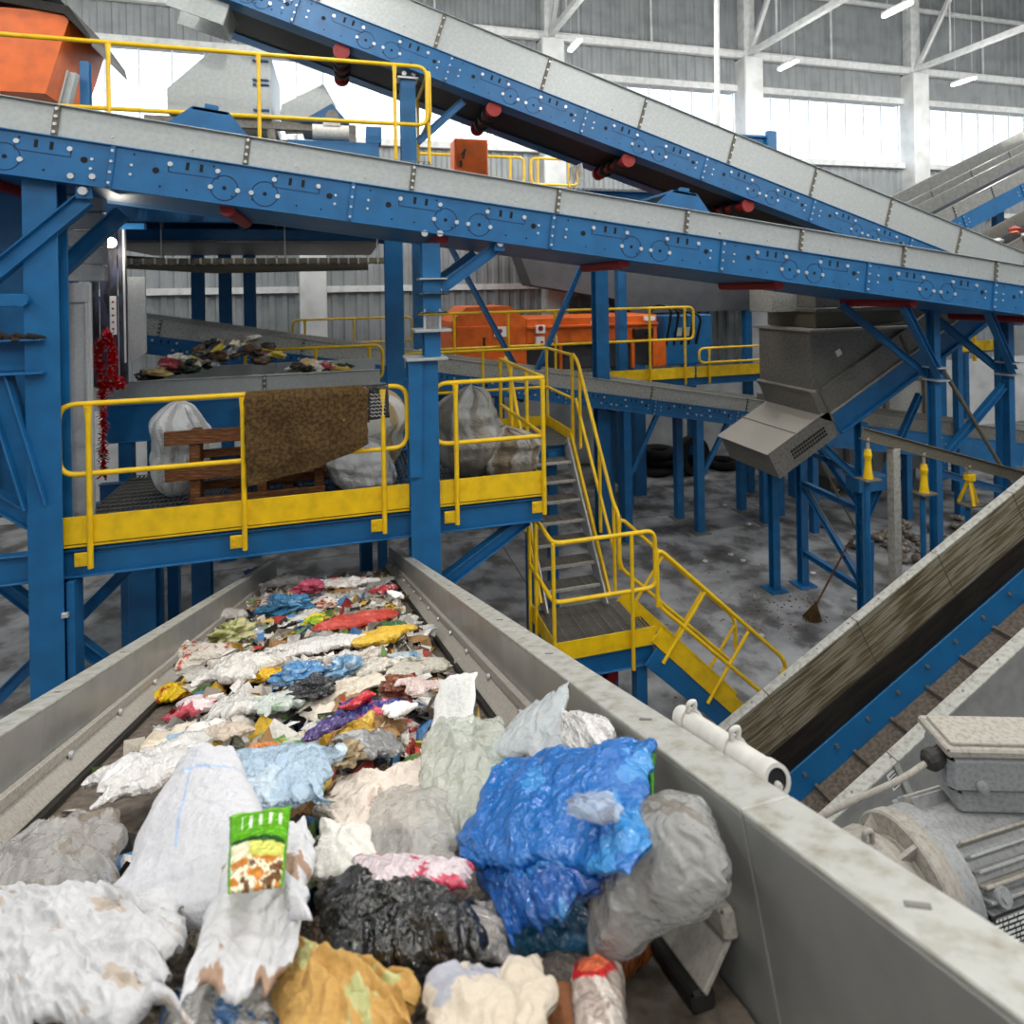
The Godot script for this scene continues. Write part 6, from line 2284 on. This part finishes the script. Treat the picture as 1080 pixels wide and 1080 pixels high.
func build_trash() -> void:
	big_scrap("film_bag", "white woven sack with thin blue lines draped over the heap", "sack", [[-0.325, 1.461, 0.26], [-0.226, 1.393, 0.27], [-0.057, 0.900, 0.20], [-0.387, 1.178, 0.14] ], 0.050, 0.013, lined(Color(0.80, 0.80, 0.82), Color(0.66, 0.75, 0.87)), "cloth", 96, 0.10)
	big_scrap("film_bag", "white cloth-like sack spreading at the lower edge of the heap", "sack", [[-0.667, 1.427, 0.14], [-0.263, 1.107, 0.19], [-0.199, 0.813, 0.19], [-0.473, 1.020, 0.13] ], 0.030, 0.020, patched(Color(0.78, 0.78, 0.79), Color(0.72, 0.67, 0.62), 0.0), "cloth", 96, 0.20)
	big_scrap("film_bag", "white sack flap under the green food packet", "sack", [[-0.175, 1.165, 0.24], [-0.049, 1.178, 0.20], [-0.069, 0.832, 0.19], [-0.185, 0.810, 0.20] ], 0.020, 0.022, patched(Color(0.80, 0.80, 0.81), Color(0.64, 0.53, 0.45), 0.0), "cloth", 72, 0.22)
	big_scrap("food_packet", "green and cream food packet lying on a white sack", "packet", [[-0.179, 1.066, 0.27], [-0.089, 1.043, 0.27], [-0.085, 0.866, 0.25], [-0.150, 0.877, 0.25] ], 0.012, 0.006, food, "foil", 56, 0.02)
	big_scrap("film_bag", "cloudy grey bag with brown dirt beside the bare belt", "bag", [[-0.790, 1.735, 0.10], [-0.566, 1.819, 0.10], [-0.343, 1.230, 0.13], [-0.620, 1.333, 0.12] ], 0.050, 0.034, patched(Color(0.74, 0.73, 0.72), Color(0.62, 0.57, 0.51), 0.08), "clear_film", 90, 0.25)
	big_scrap("blue_bag", "large glossy blue plastic bag leaning on the side wall", "bag", [[0.261, 1.209, 0.22], [0.485, 0.983, 0.28], [0.328, 0.736, 0.24], [0.140, 1.043, 0.17] ], 0.030, 0.018, patched(Color(0.10, 0.42, 0.74), Color(0.22, 0.56, 0.84), 0.1, 0.35), "film", 150, 0.10)
	big_scrap("blue_bag", "folded lower flap of blue plastic under the large blue bag", "bag", [[0.173, 1.115, 0.15], [0.351, 0.848, 0.20], [0.252, 0.815, 0.17], [0.190, 0.878, 0.14] ], 0.030, 0.018, patched(Color(0.09, 0.35, 0.66), Color(0.2, 0.5, 0.76), 0.1), "film", 80, 0.14)
	big_scrap("white_card", "upright torn white card with faint dots behind the blue bag", "card", [[0.235, 1.814, 0.22], [0.331, 1.732, 0.24], [0.271, 1.570, 0.13], [0.191, 1.703, 0.11] ], 0.006, 0.005, plain(Color(0.88, 0.88, 0.87)), "pulp", 24, 0.08)
	big_scrap("film_bag", "peak of white film with a blue streak behind the blue bag", "bag", [[0.351, 1.382, 0.24], [0.440, 1.313, 0.30], [0.370, 1.184, 0.20], [0.260, 1.350, 0.17] ], 0.020, 0.014, patched(Color(0.82, 0.85, 0.87), Color(0.42, 0.62, 0.84), 0.16, 0.3), "clear_film", 64, 0.20)
	big_scrap("black_bag", "crumpled black bag in front of the blue bag", "bag", [[-0.062, 1.137, 0.14], [0.172, 0.982, 0.15], [0.167, 0.829, 0.15], [-0.039, 0.897, 0.15] ], 0.045, 0.022, patched(Color(0.10, 0.10, 0.11), Color(0.2, 0.2, 0.21), 0.1), "film", 90, 0.16)
	big_scrap("paper_sheet", "creased beige paper with faint print in the middle of the heap", "paper", [[-0.054, 1.614, 0.12], [0.245, 1.620, 0.13], [0.179, 1.202, 0.15], [-0.062, 1.310, 0.13] ], 0.025, 0.028, patched(Color(0.87, 0.82, 0.77), Color(0.80, 0.72, 0.66), 0.1), "pulp", 80, 0.22)
	big_scrap("film_bag", "translucent greenish white film next to the blue bag", "bag", [[0.202, 1.726, 0.16], [0.353, 1.544, 0.20], [0.240, 1.113, 0.17], [0.093, 1.184, 0.16] ], 0.040, 0.026, patched(Color(0.83, 0.85, 0.81), Color(0.74, 0.78, 0.72), 0.15), "clear_film", 80, 0.16)
	big_scrap("paper_sheet", "white creased paper below the beige sheet", "paper", [[-0.062, 1.315, 0.15], [0.033, 1.213, 0.16], [0.038, 1.044, 0.16], [-0.063, 1.142, 0.15] ], 0.020, 0.014, plain(Color(0.87, 0.86, 0.83)), "pulp", 50, 0.12)
	big_scrap("film_bag", "white wrapper with pink print above the black bag", "wrapper", [[-0.000, 1.088, 0.18], [0.169, 0.979, 0.18], [0.153, 0.932, 0.17], [0.003, 0.994, 0.17] ], 0.020, 0.012, patched(Color(0.86, 0.80, 0.82), Color(0.80, 0.28, 0.38), 0.18, 0.9), "film", 50, 0.14)
	big_scrap("film_bag", "bulging clear grey bag with red print against the side wall", "bag", [[0.422, 0.946, 0.20], [0.484, 0.842, 0.25], [0.424, 0.713, 0.22], [0.283, 0.856, 0.10] ], 0.070, 0.020, patched(Color(0.72, 0.72, 0.71), Color(0.60, 0.57, 0.53), 0.12), "clear_film", 100, 0.10)
	big_scrap("cloth_rag", "mustard brown paper rag at the lower edge of the heap", "rag", [[-0.091, 0.970, 0.16], [0.059, 0.858, 0.17], [0.056, 0.702, 0.17], [-0.088, 0.776, 0.16] ], 0.030, 0.034, patched(Color(0.74, 0.58, 0.32), Color(0.72, 0.72, 0.50), 0.12), "pulp", 80, 0.30)
	big_scrap("cloth_rag", "cream cloth with faint grey print at the lower edge of the heap", "rag", [[0.111, 0.854, 0.16], [0.230, 0.807, 0.16], [0.176, 0.643, 0.17], [0.060, 0.694, 0.17] ], 0.022, 0.030, patched(Color(0.80, 0.75, 0.68), Color(0.66, 0.66, 0.70), 0.06), "cloth", 70, 0.30)
	big_scrap("cardboard_strip", "brown ribbed cardboard strip at the lower edge", "cardboard", [[0.209, 0.815, 0.12], [0.253, 0.794, 0.12], [0.224, 0.702, 0.12], [0.182, 0.720, 0.12] ], 0.012, 0.008, patched(Color(0.48, 0.29, 0.16), Color(0.38, 0.22, 0.12), 0.2), "pulp", 20, 0.05)
	big_scrap("fruit_packet", "clear packet with orange and red print by the belt edge", "packet", [[0.272, 0.861, 0.10], [0.337, 0.840, 0.10], [0.278, 0.685, 0.12], [0.224, 0.708, 0.12] ], 0.030, 0.014, fruit, "film", 54, 0.08)
	big_scrap("green_wrapper", "green and yellow wrapper wedged behind the blue bag", "wrapper", [[0.455, 0.975, 0.27], [0.492, 0.989, 0.25], [0.441, 0.901, 0.23], [0.432, 0.936, 0.22] ], 0.010, 0.008, patched(Color(0.25, 0.55, 0.15), Color(0.85, 0.8, 0.15), 0.2, 0.8), "foil", 18, 0.10)
	big_scrap("film_bag", "white crumpled film tucked behind the blue bag by the wall", "bag", [[0.442, 1.444, 0.20], [0.482, 1.176, 0.26], [0.428, 1.053, 0.24], [0.375, 1.232, 0.20] ], 0.040, 0.022, patched(Color(0.88, 0.87, 0.86), Color(0.82, 0.74, 0.70), 0.05), "film", 60, 0.16)
	big_scrap("film_bag", "teal film pressed under the blue bag", "bag", [[0.180, 1.058, 0.08], [0.339, 1.019, 0.08], [0.330, 0.915, 0.08], [0.187, 0.951, 0.08] ], 0.030, 0.014, patched(Color(0.16, 0.42, 0.58), Color(0.26, 0.5, 0.62), 0.1), "film", 28, 0.14)
	big_scrap("film_sheet", "pale film with blue smudges at the lower edge", "film", [[-0.252, 1.036, 0.10], [-0.047, 0.932, 0.12], [-0.032, 0.814, 0.12], [-0.230, 0.901, 0.12] ], 0.030, 0.014, patched(Color(0.80, 0.79, 0.77), Color(0.32, 0.50, 0.70), 0.14, 0.8), "film", 34, 0.14)
	big_scrap("brown_bottle", "flattened amber plastic bottle beside the bare belt", "bottle", [[0.330, 0.966, 0.05], [0.413, 0.997, 0.05], [0.422, 0.941, 0.03], [0.329, 0.894, 0.04] ], 0.030, 0.010, patched(Color(0.50, 0.26, 0.10), Color(0.66, 0.40, 0.2), 0.15), "film", 26, 0.08)
	big_scrap("film_bag", "cloudy grey film between the black bag and the blue bag", "bag", [[0.038, 1.065, 0.12], [0.219, 0.978, 0.13], [0.194, 0.847, 0.13], [0.054, 0.893, 0.13] ], 0.025, 0.016, patched(Color(0.62, 0.60, 0.58), Color(0.45, 0.44, 0.44), 0.15), "film", 30, 0.16)
	big_scrap("film_bag", "smooth grey-white film below the greenish film", "bag", [[0.045, 1.410, 0.15], [0.186, 1.299, 0.16], [0.145, 1.031, 0.17], [0.018, 1.091, 0.16] ], 0.030, 0.024, patched(Color(0.78, 0.77, 0.75), Color(0.70, 0.68, 0.66), 0.1), "clear_film", 64, 0.22)
	big_scrap("film_bag", "flattened dirty bag underneath the white sacks", "bag", [[-0.664, 1.389, 0.06], [-0.034, 1.149, 0.08], [-0.028, 0.879, 0.06], [-0.516, 1.089, 0.06] ], 0.050, 0.020, patched(Color(0.60, 0.55, 0.49), Color(0.44, 0.36, 0.29), 0.15), "film", 40, 0.12)
	big_scrap("film_bag", "flattened brownish bag underneath the black bag", "bag", [[-0.079, 1.483, 0.06], [0.458, 1.197, 0.06], [0.237, 0.782, 0.05], [-0.051, 0.906, 0.05] ], 0.040, 0.020, patched(Color(0.60, 0.56, 0.52), Color(0.50, 0.46, 0.41), 0.12), "film", 40, 0.12)

	big_scrap("film_sheet", "torn whitish film stuck to the face of the large blue bag", "film", [[0.283, 0.859, 0.27], [0.350, 0.826, 0.28], [0.326, 0.749, 0.28], [0.287, 0.813, 0.26]], 0.012, 0.01, patched(Color(0.74, 0.80, 0.86), Color(0.60, 0.58, 0.56), 0.1, 0.8), "clear_film", 30, 0.2)
	var tilt := Basis(V(1, 0, 0), deg_to_rad(FEED_TILT))
	var k := 0
	for s in scraps:
		k += 1
		var m: ArrayMesh
		if s[0] == "film_wad" or s[0] == "grass_clump" or s[0] == "net_bag":
			m = lump(V(s[5], s[6], s[7]), k * 1.37, 0.7, Color(s[8]), Color(s[9]), s[10], 46, 30, 0.45)
		else:
			var a: float = s[5] * 0.55
			var b: float = s[7] * 0.5
			var j := [sin(k * 1.7), sin(k * 2.9), sin(k * 4.1), sin(k * 5.3)]
			m = pouch([V(-a, 0.01 + 0.02 * j[0], -b * (0.8 + 0.25 * j[1])), V(a * (0.85 + 0.2 * j[2]), 0.02 * j[3], -b), V(a, 0.02 * j[1], b * (0.8 + 0.2 * j[0])), V(-a * (0.85 + 0.2 * j[3]), 0.0, b)], s[6] * 0.28, 0.012 + 0.1 * s[6], k * 0.73, patched(Color(s[8]), Color(s[9]), s[10] - 0.12, 0.6), 40, 40, 0.3, 1.2)
		var o := solo(s[0], s[1], s[0].get_slice("_", 1), m, M[s[11]], feed_point(s[2], s[3], s[4] + s[6] * 0.3), "waste on the feed conveyor")
		o.basis = tilt * Basis(V(0, 1, 0), sin(k * 3.7) * 0.5)
	# the common run of the heap: cloudy film, paper and wrappers in plain colours
	var kinds := [
		["film_bag", "crumpled clear plastic bag", "dcd9d5", "c8c3bc", "clear_film", 44],
		["film_bag", "crumpled white plastic bag", "e2e0dd", "d0cac4", "film", 46],
		["paper_scrap", "torn cream paper", "dcd2c2", "c8b8a2", "pulp", 16],
		["film_wad", "grey film wad", "a9a7a4", "8b8884", "film", 14],
		["film_wad", "pale blue film wad", "a9c3d8", "86a8c6", "film", 6],
		["snack_packet", "small red wrapper", "c23a36", "e6d8d0", "foil", 9],
		["snack_packet", "small yellow wrapper", "e0b32a", "e8d8a0", "foil", 4],
		["snack_packet", "small green wrapper", "5c9440", "d8dcc8", "foil", 5],
		["cardboard_scrap", "brown cardboard piece", "9a7850", "7c5c3a", "pulp", 14],
		["film_wad", "black film wad", "26262a", "3c3c40", "film", 9],
		["snack_packet", "small pink wrapper", "d87a92", "e8d0d4", "foil", 4],
		["snack_packet", "small blue wrapper", "2c5a9c", "c8d4e0", "foil", 5],
	]
	rng.seed = 20
	for kd in kinds:
		for i in kd[5]:
			k += 1
			var s := 1.25 + 5.6 * pow(rng.randf(), 0.8)
			var lo := -0.5 if s < 2.6 else (-0.62 if s < 4.0 else -0.76)
			if s < 2.0: lo = -0.3
			var hi := 0.30 if s > 1.7 else 0.38
			var x := rng.randf_range(lo, hi)
			var w := rng.randf_range(0.085, 0.23) * (0.75 if kd[0] == "snack_packet" else 1.0)
			var size := V(w, w * rng.randf_range(0.28, 0.5), w * rng.randf_range(0.7, 1.5))
			var high := rng.randf_range(0.0, 0.07) * (1.0 - absf((x - (lo + hi) * 0.5) / (hi - lo)))
			var m: ArrayMesh
			if i % 5 < 4:
				var a := size.x * 0.6
				var b := size.z * 0.6
				m = pouch([V(-a, rng.randf_range(0, 0.03), -b), V(a * rng.randf_range(0.6, 1.1), rng.randf_range(0, 0.05), -b * rng.randf_range(0.5, 1.1)), V(a, rng.randf_range(-0.01, 0.02), b), V(-a * rng.randf_range(0.5, 1.1), rng.randf_range(0, 0.03), b * rng.randf_range(0.6, 1.1))], 0.016, 0.022, k * 0.37, patched(Color(kd[2]), Color(kd[3]), 0.08 if kd[4] != "foil" else 0.2, 0.7), 22, 22, 0.25, 1.3)
			else:
				m = lump(size, k * 0.77, 0.66, Color(kd[2]), Color(kd[3]), 0.2 if kd[4] != "foil" else 0.3, 26, 17, 0.4)
			var words := ("small" if w < 0.13 else ("large" if w > 0.19 else "middling")) + (" long " if size.z > size.x * 1.2 else (" squat " if size.z < size.x * 0.9 else " round "))
			var spot := " behind the blue bag" if s < 2.0 else (" beside the bare strip of belt" if s < 3.4 and x < -0.25 else (" beside the wall opposite the bare belt" if x > 0.12 else (" under the platform edge" if s > 5.2 else " in mid heap")))
			var o := solo(kd[0], words + kd[1] + spot, kd[0].get_slice("_", 1), m, M[kd[4]], feed_point(x, s, high + size.y * 0.32), "waste on the feed conveyor")
			o.basis = tilt * Basis(V(0, 1, 0), rng.randf() * TAU) * Basis(V(1, 0, 0), rng.randf_range(-0.3, 0.3))
	# the finest litter between them, too small to count
	litter("litter", "fine mixed litter filling the gaps of the waste heap", 4200, 31)
	# heap on the sorting conveyor behind the platform
	var heap := [["6e6a66", "film"], ["1c1a1a", "film"], ["c9bda9", "pulp"], ["3a342e", "film"], ["8e2f38", "foil"], ["d8d0c4", "film"], ["b9a06a", "pulp"], ["2e3c34", "film"], ["c8b23c", "foil"], ["e0dcd6", "film"], ["54402e", "pulp"], ["a8968a", "film"]]
	var hues := ["grey film", "black film", "beige paper", "dark brown film", "dark red wrapper", "white film", "straw-coloured paper", "dark green film", "yellow wrapper", "pale film", "brown cardboard", "dusty pink film"]
	rng.seed = 44
	for i in 84:
		var c: Array = heap[i % heap.size()]
		var x := rng.randf_range(-2.35, 0.1)
		var hh := 0.52 * exp(-pow((x + 1.35) / 0.75, 2.0))
		var w := rng.randf_range(0.16, 0.34)
		var m := lump(V(w, w * 0.45, w * 0.8), i * 2.3 + 100.0, 0.66, Color(c[0]), Color(c[0]).lightened(0.2), 0.15, 22, 15, 0.4)
		var o := solo("heap_scrap", ("small " if w < 0.22 else ("large " if w > 0.29 else "middling ")) + "%s %s of the dark heap on the sorting conveyor" % [hues[i % hues.size()], "on the crest" if hh > 0.32 else ("at the cabin end" if x < -1.4 else "at the thin end")], "scrap", m, M[c[1]], V(x, 3.92 + hh * rng.randf_range(0.3, 1.0) + w * 0.15, -8.5 + rng.randf_range(-0.42, 0.42)), "waste on the sorting conveyor")
		o.rotation = V(0.3 * sin(i * 3.0), i * 1.9, 0.3 * cos(i * 5.0))
	# scraps on the climbing conveyor and at the top of the chute conveyor
	for i in 22:
		var far := i < 14
		var x := 12.2 + 0.2 * i if far else 8.3 + 0.1 * (i - 14)
		var y := 4.82 + 0.416 * (x - 10.6) - 0.14 if far else 3.82 + 0.53 * (x - 8.3)
		var w := rng.randf_range(0.18, 0.34)
		var c: String = ["e4e0dc", "d8cfc6", "c4743c", "b83c3c", "cfd6dc", "e8e4e0"][i % 6]
		var m := lump(V(w, w * 0.5, w * 0.8), i * 1.9 + 300.0, 0.6, Color(c), Color(c).lightened(0.2), 0.2, 20, 14, 0.4)
		solo("far_scrap", ["white film", "beige film", "orange wrapper", "red wrapper", "pale blue film", "milky film"][i % 6] + (" on the lowest climbing conveyor" if far else " on the chute conveyor behind the square chute"), "scrap", m, M.film, V(x, y, -9.75 + 0.3 * sin(i * 2.0) if far else -7.75 + 0.25 * sin(i * 2.0)), "waste on the climbing conveyor" if far else "waste on the chute conveyor")


func litter(called: String, label: String, count: int, seed_: int) -> void:
	rng.seed = seed_
	O = FEED_AT
	var st := tool()
	var palette := ["d8d4ce", "e8e4df", "b8b0a4", "8c8274", "c8bca8", "5c5248", "a03a34", "cfa93a", "4c7cae", "6e8c4c", "2a2826", "e0dcd6", "cfcac4", "94714a"]
	for i in count:
		var s := 1.35 + 5.8 * rng.randf()
		var lo := -0.45 if s < 2.4 else (-0.6 if s < 4.0 else -0.78)
		var x := rng.randf_range(lo, 0.36)
		if rng.randf() < 0.08: x = rng.randf_range(-0.8, 0.47)
		var p := feed_point(x, s, rng.randf_range(0.004, 0.07) if x > lo and x < 0.36 else 0.006)
		st.set_color(Color(palette[rng.randi() % palette.size()]).srgb_to_linear())
		var b := Basis(V(rng.randf_range(-1, 1), rng.randf_range(-1, 1), rng.randf_range(-1, 1)).normalized(), rng.randf() * TAU)
		var w := rng.randf_range(0.012, 0.05)
		var h := w * rng.randf_range(0.3, 1.2)
		# a bent flake
		var a := p + b * V(-w, 0, -h); var c := p + b * V(w, 0, -h); var d := p + b * V(w, 0.4 * w, h); var e := p + b * V(-w, 0.1 * w, h)
		var mid := p + b * V(0, 0.5 * w, 0)
		for tr in [[a, c, mid], [c, d, mid], [d, e, mid], [e, a, mid]]:
			poly(st, PackedVector3Array(tr), b.y)
	solo(called, label, "litter", st, M.pulp, FEED_AT, "", "stuff")


# ---------------------------------------------------------------- small things on the floor

func build_small_things() -> void:
	var st: SurfaceTool
	var t := thing("broom", "straw broom with a thin stick leaning on the tower foot", "broom", V(6.6, 0, -7.7))
	st = tool()
	tube(st, PackedVector3Array([V(6.72, 0.22, -7.7), V(7.2, 1.15, -7.55)]), 0.014, 7)
	part("stick", st, M.wood, t)
	st = tool()
	for k in 60:
		var a := k * 2.4
		var r := 0.14 * sqrt(k / 60.0)
		tube(st, PackedVector3Array([V(6.72, 0.26, -7.7), V(6.66 + r * cos(a), 0.01, -7.72 + r * sin(a))]), 0.008, 4)
	part("bristles", st, M.rug, t)
	t = thing("shovel", "bright blue scoop standing on its end near the tower foot", "shovel", V(6.95, 0, -6.9))
	st = tool()
	tube(st, PackedVector3Array([V(6.92, 0.62, -6.9), V(6.95, 1.45, -6.9)]), 0.035, 9)
	part("handle", st, M.blue, t)
	st = tool()
	lathe(st, V(6.91, 0.0, -6.9), V(0.02, 1, 0).normalized(), PackedVector2Array([Vector2(0, 0), Vector2(0.13, 0), Vector2(0.12, 0.3), Vector2(0.06, 0.55), Vector2(0.036, 0.7)]), 12)
	part("blade", st, M.blue, t)
	# litter and dust on the floor
	rng.seed = 61
	O = V(7, 0, -8)
	st = tool()
	for i in 260:
		var p := V(rng.randf_range(3.5, 14), 0.004, rng.randf_range(-15.5, -5.2))
		if rng.randf() < 0.45: p = V(6.2 + rng.randfn(0, 0.55), 0.004, -8.2 + rng.randfn(0, 0.4))
		var w := rng.randf_range(0.006, 0.02)
		box(st, p, V(w * 2.0, 0.006, w), 0.0, Basis(V(0, 1, 0), rng.randf() * TAU))
	solo("floor_litter", "scattered straw and crumbs on the concrete floor", "litter", st, M.wood, O, "", "stuff")
	for i in 16:
		var p := V(rng.randf_range(4.5, 12), 0.0, rng.randf_range(-14, -6.5))
		var m := lump(V(0.12, 0.05, 0.1), i * 3.1, 0.6, Color(0.85, 0.85, 0.86), Color(0.7, 0.7, 0.7), 0.2, 14, 10, 0.4)
		solo("paper_scrap", "small pale scrap of film lying on the concrete floor", "scrap", m, M.pulp, p + V(0, 0.015, 0), "scraps on the floor")
	# rubble heap behind the tower
	rng.seed = 71
	for i in 60:
		var p := V(9.2 + rng.randf() * 4.0, 0, -9.3 + rng.randfn(0, 0.4))
		var w := rng.randf_range(0.12, 0.3)
		var m := lump(V(w, w * 0.7, w), i * 1.1, 0.4, Color(0.36, 0.33, 0.30), Color(0.6, 0.57, 0.53), 0.25, 12, 9, 0.7)
		solo("rubble_lump", "grey lump of spilled waste under the low dark conveyor", "rubble", m, M.pulp, p + V(0, w * 0.3, 0), "spilled waste under the low dark conveyor")
	t = thing("hose_reel", "small dark red hose reel under the half landing", "hose reel", V(2.7, 0, -5.2))
	st = tool()
	lathe(st, V(2.6, 0.9, -6.1), V(0, 0, 1), PackedVector2Array([Vector2(0.03, -0.06), Vector2(0.15, -0.06), Vector2(0.17, 0), Vector2(0.15, 0.06), Vector2(0.03, 0.06)]), 18)
	part("reel", st, M.red, t)
	st = tool()
	beam(st, V(2.6, 0, -6.1), V(2.6, 0.9, -6.1), 0.05, 0.05)
	part("stand", st, M.black_plastic, t)
